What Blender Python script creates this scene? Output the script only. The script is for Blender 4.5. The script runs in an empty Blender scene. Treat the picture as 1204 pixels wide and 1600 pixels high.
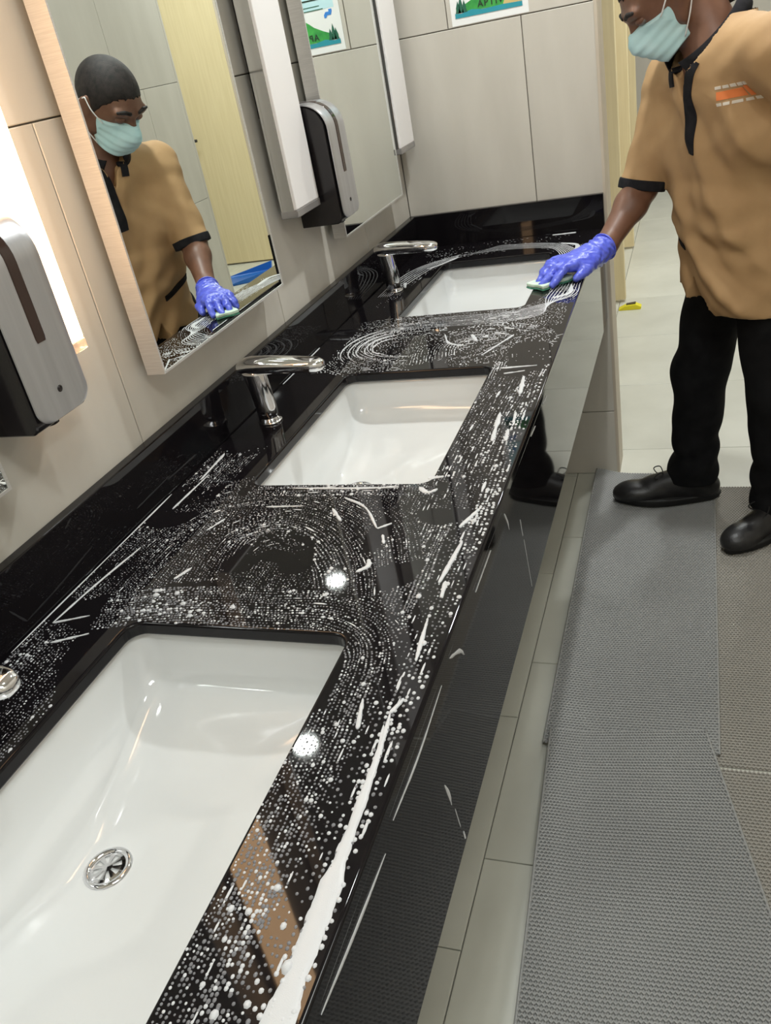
import bpy, bmesh, math, random
import numpy as np
from mathutils import Matrix, Vector

random.seed(7)
rng = np.random.default_rng(7)
scene = bpy.context.scene
COL = scene.collection

# ------------------------------------------------------------------ camera
CAM_POS = Vector((0.85064, -2.67593, 1.45165))
CAM_R = Vector((0.9378615, 0.2987477, -0.1765380))
CAM_U = Vector((-0.0016473, 0.5125678, 0.8586452))
CAM_F = Vector((-0.3470059, 0.8049994, -0.4812097))
cam_data = bpy.data.cameras.new('camera')
cam_data.sensor_fit = 'VERTICAL'
cam_data.sensor_height = 24.0
cam_data.lens = 1327.82 / 1600.0 * 24.0
cam_data.clip_start = 0.02
cam = bpy.data.objects.new('camera', cam_data)
COL.objects.link(cam)
m = Matrix.Identity(4)
for i in range(3):
    m[i][0], m[i][1], m[i][2], m[i][3] = CAM_R[i], CAM_U[i], -CAM_F[i], CAM_POS[i]
cam.matrix_world = m
scene.camera = cam

# ------------------------------------------------------------------ world, large lights, exposure
world = bpy.data.worlds.new('world')
scene.world = world
world.use_nodes = True
world.node_tree.nodes['Background'].inputs[0].default_value = (0.9, 0.95, 1.0, 1)
world.node_tree.nodes['Background'].inputs[1].default_value = 0.05
scene.view_settings.view_transform = 'Standard'
scene.view_settings.look = 'None'
scene.view_settings.gamma = 1.0
scene.view_settings.exposure = 0.0
scene.view_settings.use_curve_mapping = False

CEIL = 2.62
DOWNLIGHTS = [(0.97, 0.60, 11.0), (0.68, -0.52, 20.0), (0.80, -1.75, 4.6), (0.9, -2.9, 3.5), (1.1, 2.2, 12.0), (1.3, 3.6, 12.0)]
DOWN_COLOR = (0.965, 1.0, 0.985)
FILL_PANELS = [(1.30, -2.75, 0.55, 12.5), (1.25, 2.45, 0.55, 15.0), (2.65, 2.9, 0.55, 16.0)]  # unseen panels added as fill light for the room
FILL_COLOR = (0.95, 1.0, 0.975)
VANITY_LIGHT_STRENGTH = 10.0
VANITY_LIGHT_COLOR = (1.0, 0.60, 0.30)


# ------------------------------------------------------------------ helpers
def link(name, mesh, parent=None, mats=None):
    o = bpy.data.objects.new(name, mesh)
    COL.objects.link(o)
    if parent is not None:
        o.parent = parent
    if mats is not None and len(mesh.materials) == 0:
        for mm in (mats if isinstance(mats, (list, tuple)) else [mats]):
            mesh.materials.append(mm)
    return o


def tag(o, label=None, cat=None, group=None, kind=None):
    if label: o['label'] = label
    if cat: o['category'] = cat
    if group: o['group'] = group
    if kind: o['kind'] = kind
    return o


def empty(name, loc, label=None, cat=None, group=None):
    o = bpy.data.objects.new(name, None)
    o.empty_display_size = 0.05
    COL.objects.link(o)
    o.location = loc
    return tag(o, label, cat, group)


def put(parent, child):
    """parent a child built in world space under an empty that has only a location"""
    child.parent = parent
    child.matrix_parent_inverse = Matrix.Translation(-Vector(parent.location)) if parent.type == 'EMPTY' else Matrix.Identity(4)
    return child


def mesh_from(name, verts, faces, smooth=False):
    me = bpy.data.meshes.new(name)
    me.from_pydata([tuple(v) for v in verts], [], [tuple(f) for f in faces])
    me.update()
    if smooth:
        me.polygons.foreach_set('use_smooth', [True] * len(me.polygons))
    return me


def bm_mesh(name, bm, smooth=False, angle=None):
    bmesh.ops.recalc_face_normals(bm, faces=bm.faces)
    me = bpy.data.meshes.new(name)
    bm.to_mesh(me)
    bm.free()
    if smooth:
        me.polygons.foreach_set('use_smooth', [True] * len(me.polygons))
        if angle:
            try:
                me.set_sharp_from_angle(angle=math.radians(angle))
            except Exception:
                pass
    return me


def box_mesh(name, lo, hi, bevel=0.0, seg=2):
    bm = bmesh.new()
    bmesh.ops.create_cube(bm, size=1.0)
    for v in bm.verts:
        for i in range(3):
            v.co[i] = lo[i] if v.co[i] < 0 else hi[i]
    if bevel > 0:
        bmesh.ops.bevel(bm, geom=list(bm.edges), offset=bevel, segments=seg, affect='EDGES', profile=0.5)
    return bm_mesh(name, bm)


def rrect(w, h, r, n=6, cx=0.0, cy=0.0):
    pts = []
    for (sx, sy, a0) in ((1, 1, 0), (-1, 1, 90), (-1, -1, 180), (1, -1, 270)):
        for k in range(n + 1):
            a = math.radians(a0 + 90 * k / n)
            pts.append((cx + sx * (w / 2 - r) + r * math.cos(a), cy + sy * (h / 2 - r) + r * math.sin(a)))
    return pts


def loft(name, rings, cap_start=True, cap_end=True, smooth=True, closed=True, angle=None):
    n = len(rings[0])
    verts = [p for ring in rings for p in ring]
    faces = []
    for i in range(len(rings) - 1):
        for j in range(n if closed else n - 1):
            k = (j + 1) % n
            faces.append((i * n + j, i * n + k, (i + 1) * n + k, (i + 1) * n + j))
    if cap_start: faces.append(tuple(range(n - 1, -1, -1)))
    if cap_end: faces.append(tuple(range((len(rings) - 1) * n, len(rings) * n)))
    bm = bmesh.new()
    bv = [bm.verts.new(v) for v in verts]
    for f in faces:
        try:
            bm.faces.new([bv[i] for i in f])
        except ValueError:
            pass
    return bm_mesh(name, bm, smooth, angle)


def tube(name, pts, rad, n=8, closed=False):
    pts = [Vector(p) for p in pts]
    rads = rad if isinstance(rad, (list, tuple)) else [rad] * len(pts)
    rings = []
    up = Vector((0, 0, 1))
    for i, p in enumerate(pts):
        d = (pts[min(i + 1, len(pts) - 1)] - pts[max(i - 1, 0)]).normalized()
        a = d.cross(up)
        if a.length < 1e-3: a = d.cross(Vector((1, 0, 0)))
        a.normalize()
        b = a.cross(d).normalized()
        rings.append([p + a * rads[i] * math.cos(2 * math.pi * k / n) + b * rads[i] * math.sin(2 * math.pi * k / n) for k in range(n)])
    return loft(name, rings)


def curve_pts(ctrl, n=24):
    """Catmull-Rom through control points"""
    P = [np.array(c, float) for c in ctrl]
    P = [2 * P[0] - P[1]] + P + [2 * P[-1] - P[-2]]
    out = []
    m_ = len(P) - 3
    for i in range(m_):
        p0, p1, p2, p3 = P[i:i + 4]
        k_ = max(2, n // m_)
        for k in range(k_):
            t = k / k_
            out.append(0.5 * ((2 * p1) + (-p0 + p2) * t + (2 * p0 - 5 * p1 + 4 * p2 - p3) * t * t + (-p0 + 3 * p1 - 3 * p2 + p3) * t ** 3))
    out.append(P[-2])
    return out


# ------------------------------------------------------------------ materials
def new_mat(name):
    mt = bpy.data.materials.new(name)
    mt.use_nodes = True
    nt = mt.node_tree
    return mt, nt, nt.nodes['Principled BSDF']


def simple(name, col, rough=0.5, metal=0.0, coat=0.0, spec=0.5, sheen=0.0):
    mt, nt, b = new_mat(name)
    b.inputs['Base Color'].default_value = (*col, 1)
    b.inputs['Roughness'].default_value = rough
    b.inputs['Metallic'].default_value = metal
    b.inputs['Specular IOR Level'].default_value = spec
    b.inputs['Coat Weight'].default_value = coat
    b.inputs['Sheen Weight'].default_value = sheen
    return mt


def noisy(name, c1, c2, scale=8.0, rough=0.5, stretch=(1, 1, 1), detail=5.0, bump=0.0, bump_scale=None, metal=0.0,
          per_object=0.0, coat=0.0, lo=0.3, hi=0.7, spec=0.5):
    mt, nt, b = new_mat(name)
    tc = nt.nodes.new('ShaderNodeTexCoord')
    mp = nt.nodes.new('ShaderNodeMapping')
    mp.inputs['Scale'].default_value = stretch
    nt.links.new(tc.outputs['Object'], mp.inputs['Vector'])
    nz = nt.nodes.new('ShaderNodeTexNoise')
    nz.inputs['Scale'].default_value = scale
    nz.inputs['Detail'].default_value = detail
    vec = mp.outputs['Vector']
    if per_object > 0:
        oi = nt.nodes.new('ShaderNodeObjectInfo')
        ad = nt.nodes.new('ShaderNodeVectorMath'); ad.operation = 'ADD'
        sc = nt.nodes.new('ShaderNodeVectorMath'); sc.operation = 'SCALE'
        cb = nt.nodes.new('ShaderNodeCombineXYZ')
        nt.links.new(oi.outputs['Random'], cb.inputs[0]); nt.links.new(oi.outputs['Random'], cb.inputs[1])
        nt.links.new(cb.outputs[0], sc.inputs[0]); sc.inputs['Scale'].default_value = 37.0
        nt.links.new(mp.outputs['Vector'], ad.inputs[0]); nt.links.new(sc.outputs[0], ad.inputs[1])
        vec = ad.outputs[0]
    nt.links.new(vec, nz.inputs['Vector'])
    rp = nt.nodes.new('ShaderNodeValToRGB')
    rp.color_ramp.elements[0].position = lo
    rp.color_ramp.elements[1].position = hi
    rp.color_ramp.elements[0].color = (*c1, 1)
    rp.color_ramp.elements[1].color = (*c2, 1)
    nt.links.new(nz.outputs['Fac'], rp.inputs['Fac'])
    out = rp.outputs['Color']
    if per_object > 0:
        hs = nt.nodes.new('ShaderNodeHueSaturation')
        mr = nt.nodes.new('ShaderNodeMapRange')
        mr.inputs['To Min'].default_value = 1 - per_object
        mr.inputs['To Max'].default_value = 1 + per_object
        nt.links.new(oi.outputs['Random'], mr.inputs['Value'])
        nt.links.new(mr.outputs[0], hs.inputs['Value'])
        nt.links.new(out, hs.inputs['Color'])
        out = hs.outputs['Color']
    nt.links.new(out, b.inputs['Base Color'])
    b.inputs['Roughness'].default_value = rough
    b.inputs['Metallic'].default_value = metal
    b.inputs['Coat Weight'].default_value = coat
    b.inputs['Specular IOR Level'].default_value = spec
    if bump > 0:
        n2 = nt.nodes.new('ShaderNodeTexNoise')
        n2.inputs['Scale'].default_value = bump_scale or scale * 6
        n2.inputs['Detail'].default_value = 4
        nt.links.new(vec, n2.inputs['Vector'])
        bp = nt.nodes.new('ShaderNodeBump')
        bp.inputs['Strength'].default_value = bump
        bp.inputs['Distance'].default_value = 0.002
        nt.links.new(n2.outputs['Fac'], bp.inputs['Height'])
        nt.links.new(bp.outputs['Normal'], b.inputs['Normal'])
    return mt


def emissive(name, col, strength):
    mt, nt, b = new_mat(name)
    b.inputs['Base Color'].default_value = (0.8, 0.8, 0.8, 1)
    b.inputs['Emission Color'].default_value = (*col, 1)
    b.inputs['Emission Strength'].default_value = strength
    return mt


M = {}
M['wall_tile'] = noisy('wall_tile', (0.53, 0.497, 0.438), (0.585, 0.550, 0.488), 3.0, 0.42, stretch=(4, 0.9, 1), bump=0.05, per_object=0.035)
M['grout'] = simple('grout', (0.20, 0.185, 0.16), 0.9)
M['floor_tile'] = noisy('floor_tile', (0.56, 0.555, 0.485), (0.65, 0.645, 0.57), 4.0, 0.32, bump=0.03, per_object=0.03)
M['floor_grout'] = simple('floor_grout', (0.24, 0.23, 0.2), 0.9)
M['ceiling'] = noisy('ceiling_paint', (0.60, 0.60, 0.58), (0.64, 0.64, 0.62), 3, 0.9)
M['wood'] = noisy('pale_wood', (0.70, 0.58, 0.345), (0.77, 0.65, 0.405), 4.0, 0.45, stretch=(14, 14, 0.7), detail=6)
M['wood_grey'] = noisy('wood_trim', (0.52, 0.45, 0.36), (0.60, 0.53, 0.43), 5.0, 0.5, stretch=(14, 14, 0.7))
M['chrome'] = simple('chrome', (0.82, 0.82, 0.84), 0.07, 1.0)
M['steel'] = simple('polished_steel', (0.60, 0.60, 0.59), 0.10, 1.0)
M['steel_brushed'] = noisy('brushed_steel', (0.62, 0.60, 0.58), (0.74, 0.72, 0.70), 30, 0.38, stretch=(1, 1, 30), metal=0.6)
M['mirror'] = simple('mirror_glass', (0.88, 0.92, 0.89), 0.0, 1.0)
M['ceramic'] = simple('white_ceramic', (0.715, 0.725, 0.72), 0.08, coat=0.5)
M['black_plastic'] = simple('black_plastic', (0.012, 0.010, 0.011), 0.18)
M['dark_window'] = simple('dark_translucent_plastic', (0.035, 0.018, 0.014), 0.08)
M['silver'] = noisy('silver_plastic', (0.46, 0.46, 0.48), (0.56, 0.56, 0.58), 60, 0.30, metal=0.75, stretch=(1, 1, 0.05))
M['diffuser'] = simple('white_diffuser', (0.86, 0.83, 0.82), 0.35)
M['acrylic'] = simple('clear_acrylic', (0.55, 0.52, 0.50), 0.15)
M['acrylic'].node_tree.nodes['Principled BSDF'].inputs['Transmission Weight'].default_value = 0.6
M['lamp_on'] = emissive('lamp_on', VANITY_LIGHT_COLOR, VANITY_LIGHT_STRENGTH)
M['downlight'] = emissive('downlight_lens', (1.0, 0.99, 0.97), 60.0)
M['panel'] = emissive('fill_panel_lens', (0.98, 1.0, 0.96), 4.0)  # glowing face of the added fill panels
M['paper'] = simple('paper', (0.86, 0.87, 0.86), 0.5)
M['skin'] = noisy('skin', (0.140, 0.064, 0.038), (0.185, 0.088, 0.054), 30, 0.45, bump=0.08)
M['hair'] = noisy('cropped_hair', (0.006, 0.005, 0.005), (0.030, 0.023, 0.021), 70, 0.6, bump=0.6, bump_scale=500, spec=0.3)
M['shirt'] = noisy('tan_twill', (0.40, 0.245, 0.115), (0.445, 0.28, 0.135), 18, 0.75, bump=0.10, bump_scale=900)
M['trim_black'] = noisy('black_cotton', (0.008, 0.008, 0.010), (0.016, 0.015, 0.018), 60, 0.85, bump=0.1, bump_scale=900, spec=0.25)
M['trousers'] = noisy('black_trousers', (0.006, 0.006, 0.007), (0.011, 0.011, 0.012), 30, 0.9, bump=0.1, bump_scale=700, spec=0.15)
M['leather'] = noisy('black_leather', (0.010, 0.0095, 0.010), (0.02, 0.019, 0.02), 40, 0.36, bump=0.25, bump_scale=260)
M['sole'] = simple('black_rubber', (0.012, 0.012, 0.012), 0.6)
M['lace'] = simple('black_lace', (0.013, 0.013, 0.013), 0.8)
M['mask'] = noisy('surgical_mask', (0.46, 0.70, 0.74), (0.54, 0.77, 0.81), 25, 0.75, bump=0.08)
M['mask_white'] = simple('mask_loop', (0.75, 0.76, 0.76), 0.7)
M['glove'] = noisy('blue_nitrile', (0.075, 0.10, 0.62), (0.13, 0.17, 0.74), 40, 0.28, bump=0.55, bump_scale=130)
M['sponge'] = noisy('green_scourer', (0.03, 0.16, 0.10), (0.10, 0.30, 0.20), 120, 0.9, bump=0.8, bump_scale=300)
M['sponge_pale'] = noisy('pale_sponge', (0.50, 0.66, 0.52), (0.66, 0.78, 0.66), 90, 0.85, bump=0.6, bump_scale=300)
M['mat_grey'] = noisy('grey_vinyl', (0.27, 0.27, 0.262), (0.32, 0.32, 0.31), 3, 0.50)
M['mat_brown'] = noisy('taupe_vinyl', (0.285, 0.265, 0.230), (0.335, 0.312, 0.272), 3, 0.50)
M['yellow'] = simple('yellow_plastic', (0.80, 0.70, 0.02), 0.45)
M['blue_plastic'] = simple('blue_plastic', (0.01, 0.13, 0.50), 0.35)
M['white_paint'] = simple('white_paint', (0.75, 0.75, 0.73), 0.5)
M['orange_thread'] = simple('orange_thread', (0.72, 0.20, 0.055), 0.8)
M['white_thread'] = simple('white_thread', (0.66, 0.60, 0.52), 0.8)
M['eye'] = simple('eye', (0.16, 0.13, 0.12), 0.2)


def granite():
    mt, nt, b = new_mat('black_granite')
    tc = nt.nodes.new('ShaderNodeTexCoord')
    vo = nt.nodes.new('ShaderNodeTexVoronoi')
    vo.inputs['Scale'].default_value = 170
    nt.links.new(tc.outputs['Object'], vo.inputs['Vector'])
    rp = nt.nodes.new('ShaderNodeValToRGB')
    rp.color_ramp.elements[0].position = 0.03
    rp.color_ramp.elements[0].color = (0.10, 0.085, 0.085, 1)
    rp.color_ramp.elements[1].position = 0.10
    rp.color_ramp.elements[1].color = (0.0065, 0.0055, 0.0065, 1)
    nt.links.new(vo.outputs['Distance'], rp.inputs['Fac'])
    nz = nt.nodes.new('ShaderNodeTexNoise'); nz.inputs['Scale'].default_value = 60
    nt.links.new(tc.outputs['Object'], nz.inputs['Vector'])
    mx = nt.nodes.new('ShaderNodeMix'); mx.data_type = 'RGBA'; mx.blend_type = 'MIX'
    gt = nt.nodes.new('ShaderNodeMath'); gt.operation = 'GREATER_THAN'; gt.inputs[1].default_value = 0.60
    nt.links.new(nz.outputs['Fac'], gt.inputs[0])
    nt.links.new(gt.outputs[0], mx.inputs['Factor'])
    mx.inputs['A'].default_value = (0.0065, 0.0055, 0.0065, 1)
    nt.links.new(rp.outputs['Color'], mx.inputs['B'])
    nt.links.new(mx.outputs['Result'], b.inputs['Base Color'])
    b.inputs['Roughness'].default_value = 0.035
    b.inputs['Specular IOR Level'].default_value = 0.27
    return mt


M['granite'] = granite()


def foam_mat(name, col, rough, trans, alpha=1.0):
    mt, nt, b = new_mat(name)
    b.inputs['Base Color'].default_value = (*col, 1)
    b.inputs['Roughness'].default_value = rough
    b.inputs['Transmission Weight'].default_value = trans
    b.inputs['IOR'].default_value = 1.33
    nz = nt.nodes.new('ShaderNodeTexNoise'); nz.inputs['Scale'].default_value = 900
    bp = nt.nodes.new('ShaderNodeBump'); bp.inputs['Strength'].default_value = 0.2; bp.inputs['Distance'].default_value = 0.0006
    tc = nt.nodes.new('ShaderNodeTexCoord'); nt.links.new(tc.outputs['Object'], nz.inputs['Vector'])
    nt.links.new(nz.outputs['Fac'], bp.inputs['Height']); nt.links.new(bp.outputs['Normal'], b.inputs['Normal'])
    return mt


M['foam'] = foam_mat('soap_foam', (0.66, 0.67, 0.69), 0.30, 0.10)
M['suds'] = foam_mat('soap_suds', (0.52, 0.52, 0.55), 0.08, 0.62)

# ------------------------------------------------------------------ room shell with tiles
TILE = 0.6
GAP = 0.0025
_tile_cache = {}


def tile_mesh(w, h, t, mat):
    key = (round(w, 4), round(h, 4), t, mat.name)
    if key not in _tile_cache:
        c = 0.0012
        a, b = w / 2 - GAP / 2, h / 2 - GAP / 2
        vs = []
        for (x, y, z) in ((a, b, 0), (a, b, t - c), (a - c, b - c, t)):
            vs += [(-x, -y, z), (x, -y, z), (x, y, z), (-x, y, z)]
        fs = [(8, 9, 10, 11)]
        for L in (0, 4):
            for j in range(4):
                k = (j + 1) % 4
                fs.append((L + j, L + k, L + 4 + k, L + 4 + j))
        me = mesh_from('tile', vs, fs)
        me.materials.append(mat)
        _tile_cache[key] = me
    return _tile_cache[key]


def cuts(lo, hi, joints):
    return [lo] + [j for j in joints if lo + 0.004 < j < hi - 0.004] + [hi]


def tiled(parent, origin, ux, uy, un, ulo, uhi, vlo, vhi, row_joints, col_joints, mat, t=0.006, tri=None):
    """tiles proud of a grout plane; u,v are coordinates along ux and uy from origin"""
    vs = cuts(vlo, vhi, row_joints)
    R = Matrix((ux, uy, un)).transposed().to_4x4()
    for i in range(len(vs) - 1):
        us = cuts(ulo, uhi, col_joints(i, vs[i]))
        for j in range(len(us) - 1):
            w, h = us[j + 1] - us[j], vs[i + 1] - vs[i]
            me = tile_mesh(w, h, t, mat)
            o = link('tile', me, parent)
            o.matrix_world = Matrix.Translation(Vector(origin) + Vector(ux) * (us[j] + us[j + 1]) / 2 + Vector(uy) * (vs[i] + vs[i + 1]) / 2) @ R


def joints_from(j0, lo, hi, step=TILE):
    k0 = math.floor((lo - j0) / step) - 1
    return [j0 + step * k for k in range(k0, k0 + int((hi - lo) / step) + 4)]


ROWS = [0.235, 0.835, 1.435, 2.035]
WX = -0.02          # tile face of the mirror wall
WY = 0.02           # tile face of the wall at the far end of the counter
TT = 0.006
Y0, Y1 = -3.6, 5.2
X_OPP = 1.85

wall_left = tag(link('wall_left', box_mesh('wall_left', (WX - 0.15, Y0, 0), (WX - TT, WY + 0.12, CEIL)), None, M['grout']), 'beige tiled wall behind the mirrors', kind='structure')
tiled(wall_left, (WX - TT, 0, 0), (0, 1, 0), (0, 0, 1), (1, 0, 0), Y0, WY, 0, CEIL, ROWS,
      lambda i, v: joints_from(-1.595 + (0.2 if i % 2 else 0.0), Y0, WY), M['wall_tile'])
wall_back = tag(link('wall_back', box_mesh('wall_back', (WX - TT, WY + TT, 0), (0.578, 0.148, CEIL)), None, M['grout']), 'beige tiled wall at the far end of the counter', kind='structure')
tiled(wall_back, (0, WY + TT, 0), (1, 0, 0), (0, 0, 1), (0, -1, 0), WX, 0.583, 0, CEIL, ROWS,
      lambda i, v: joints_from(0.385 if i % 2 == 0 else 0.178, WX, 0.583), M['wall_tile'])
trim_1 = tag(link('trim_1', box_mesh('trim_1', (0.578, WY, 0), (0.590, 0.150, CEIL), 0.002, 1), None, M['wood_grey']), 'pale wood end trim of the counter wall', kind='structure')

wall_right = tag(link('wall_right', box_mesh('wall_right', (X_OPP + TT, Y0, 0), (X_OPP + 0.15, 1.86, CEIL)), None, M['grout']), 'beige tiled wall opposite the mirrors', kind='structure')
tiled(wall_right, (X_OPP + TT, 0, 0), (0, -1, 0), (0, 0, 1), (-1, 0, 0), -1.86, -Y0, 0, CEIL, ROWS,
      lambda i, v: joints_from(-1.51 + (0.2 if i % 2 else 0.0), -1.86, -Y0), M['wall_tile'])
trim_2 = tag(link('trim_2', box_mesh('trim_2', (X_OPP, 1.86, 0), (X_OPP + 0.15, 1.875, CEIL)), None, M['wall_tile']), 'end face of the opposite wall', kind='structure')
wall_far = tag(link('wall_far', box_mesh('wall_far', (-0.9, 5.0, 0), (3.6, 5.1, CEIL)), None, M['wall_tile']), 'plain far wall of the corridor', kind='structure')
wall_side = tag(link('wall_side', box_mesh('wall_side', (3.4, 1.86, 0), (3.5, 5.0, CEIL)), None, M['wall_tile']), 'side wall of the corridor recess', kind='structure')
wall_recess = tag(link('wall_recess', box_mesh('wall_recess', (X_OPP + 0.15, 1.76, 0), (3.4, 1.86, CEIL)), None, M['wall_tile']), 'short wall behind the opposite wall', kind='structure')
wall_near = tag(link('wall_near', box_mesh('wall_near', (WX - 0.15, Y0 - 0.1, 0), (X_OPP + 0.15, Y0, CEIL)), None, M['wall_tile']), 'plain wall behind the camera', kind='structure')
wall_cubicle = tag(link('wall_cubicle', box_mesh('wall_cubicle', (-0.9, 0.15, 0), (-0.8, 5.0, CEIL)), None, M['wall_tile']), 'back wall of the toilet cubicles', kind='structure')

floor = tag(link('floor', box_mesh('floor', (-0.9, Y0, -0.1), (3.5, 5.0, -TT)), None, M['floor_grout']), 'pale floor tiles', kind='structure')
xs = [-0.755, -0.155, 0.445, 1.045, 1.645, 2.245, 2.845]
tiled(floor, (0, 0, -TT), (0, 1, 0), (-1, 0, 0), (0, 0, 1), Y0, 5.0, -3.4, 0.8, sorted(-x for x in xs),
      lambda i, v: joints_from(0.2 if (round((-v - 0.445) / 0.6) % 2 == 1) else 0.0, Y0, 5.0), M['floor_tile'])
ceiling = tag(link('ceiling', box_mesh('ceiling', (-0.9, Y0, CEIL), (3.5, 5.1, CEIL + 0.1)), None, M['ceiling']), 'plain ceiling', kind='structure')

# ------------------------------------------------------------------ ceiling downlights and added fill panels
DL_LABELS = ['round ceiling downlight past the far end wall', 'round ceiling downlight above the gloved hand', 'round ceiling downlight above the nearest basin', 'round ceiling downlight behind the camera', 'round ceiling downlight at the start of the corridor', 'round ceiling downlight deep in the corridor']
FILL_LABELS = ['added square fill light panel behind the camera', 'added square fill light panel over the corridor', 'added square fill light panel before the wooden door']
for i, (x, y, pw) in enumerate(DOWNLIGHTS):
    e = empty('ceiling_downlight', (x, y, CEIL - 0.012), DL_LABELS[i], 'ceiling light', 'ceiling downlights above the washroom')
    ring = []
    for (r_, z_) in ((0.046, 0.010), (0.048, 0.0), (0.064, 0.002), (0.066, 0.012)):
        ring.append([(r_ * math.cos(2 * math.pi * k / 28), r_ * math.sin(2 * math.pi * k / 28), z_) for k in range(28)])
    link('trim_ring', loft('trim_ring', ring, False, False), e, M['white_paint'])
    me = mesh_from('lens', [(0.046 * math.cos(2 * math.pi * k / 28), 0.046 * math.sin(2 * math.pi * k / 28), 0.006) for k in range(28)], [tuple(range(27, -1, -1))])
    link('lens', me, e, M['downlight'])
    ld = bpy.data.lights.new('downlight_beam', 'AREA')
    ld.shape = 'DISK'; ld.size = 0.09; ld.energy = pw; ld.color = DOWN_COLOR
    lo = bpy.data.objects.new('downlight_beam', ld); COL.objects.link(lo)
    lo.location = (x, y, CEIL - 0.016)
for i, (x, y, s, pw) in enumerate(FILL_PANELS):  # made-up panels, each with an area lamp for general fill
    e = empty('fill_panel', (x, y, CEIL - 0.02), FILL_LABELS[i], 'ceiling light', 'added fill light panels above the washroom')
    bm = bmesh.new()
    h = s / 2
    for (lo_, hi_) in (((-h - .02, -h - .02, 0), (h + .02, -h, .02)), ((-h - .02, h, 0), (h + .02, h + .02, .02)), ((-h - .02, -h, 0), (-h, h, .02)), ((h, -h, 0), (h + .02, h, .02))):
        t_ = bmesh.ops.create_cube(bm, size=1.0)['verts']
        for v in t_:
            for q in range(3): v.co[q] = lo_[q] if v.co[q] < 0 else hi_[q]
    link('frame', bm_mesh('frame', bm), e, M['white_paint'])
    link('lens', box_mesh('lens', (-h, -h, .006), (h, h, .015)), e, M['panel'])
    ld = bpy.data.lights.new('fill_beam', 'AREA')
    ld.shape = 'SQUARE'; ld.size = s; ld.energy = pw; ld.color = FILL_COLOR
    lo = bpy.data.objects.new('fill_beam', ld); COL.objects.link(lo)
    lo.location = (x, y, CEIL - 0.025)

# ------------------------------------------------------------------ vanity: countertop, apron, backsplash, basins
ZC = 0.843
SLAB = 0.02
XF = 0.580
YN = -3.05
SX0, SX1 = 0.142, 0.457
SINKS = [-0.465, -1.326, -2.204]
SLEN = {-0.465: 0.486, -1.326: 0.486, -2.204: 0.520}
SXC = (SX0 + SX1) / 2


def slab_with_holes():
    cu = bpy.data.curves.new('slab', 'CURVE')
    cu.dimensions = '2D'
    cu.fill_mode = 'BOTH'
    b = 0.004
    cu.extrude = SLAB / 2 - b
    cu.bevel_depth = b
    cu.bevel_resolution = 3
    cu.offset = -b

    def poly(pts):
        sp = cu.splines.new('POLY')
        sp.points.add(len(pts) - 1)
        for p, q in zip(sp.points, pts): p.co = (q[0], q[1], 0, 1)
        sp.use_cyclic_u = True
    poly([(0.0005, -0.0005), (XF, -0.0005), (XF, YN), (0.0005, YN)])
    for yc in SINKS:
        poly(rrect(SX1 - SX0, SLEN[yc], 0.022, 6, SXC, yc)[::-1])
    o = bpy.data.objects.new('tmp', cu)
    COL.objects.link(o)
    dg = bpy.context.evaluated_depsgraph_get()
    me = bpy.data.meshes.new_from_object(o.evaluated_get(dg))
    bpy.data.objects.remove(o)
    me.name = 'countertop'
    me.transform(Matrix.Translation((0, 0, ZC - SLAB / 2)))
    me.materials.clear()
    me.polygons.foreach_set('use_smooth', [abs(p.normal.z) < 0.995 and abs(p.normal.z) > 0.005 for p in me.polygons])
    return me


counter = tag(link('countertop', slab_with_holes(), None, M['granite']),
              'long black granite countertop covered in soap suds with three basin cutouts', 'countertop')
apron = tag(link('apron_panel', box_mesh('apron_panel', (0.555, YN, 0.560), (0.575, WY - 0.001, ZC - SLAB - 0.0005), 0.0015, 2), None, M['granite']),
            'glossy black apron panel hanging under the front edge of the countertop', 'panel')
BH = ZC + 0.0987
bs1 = tag(link('backsplash', box_mesh('backsplash', (WX + 0.0002, YN, ZC - 0.02), (0.0, 0.0, BH), 0.002, 2), None, M['granite']),
          'long black granite backsplash under the row of mirrors', 'backsplash')
bs2 = tag(link('backsplash', box_mesh('backsplash_end', (WX + 0.0002, 0.0002, ZC - 0.02), (XF + 0.002, WY - 0.0002, BH), 0.002, 2), None, M['granite']),
          'short black granite backsplash on the far end wall behind the last basin', 'backsplash')

DRX, DRY = -0.079, 0.004   # drain offset from basin centre


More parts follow.
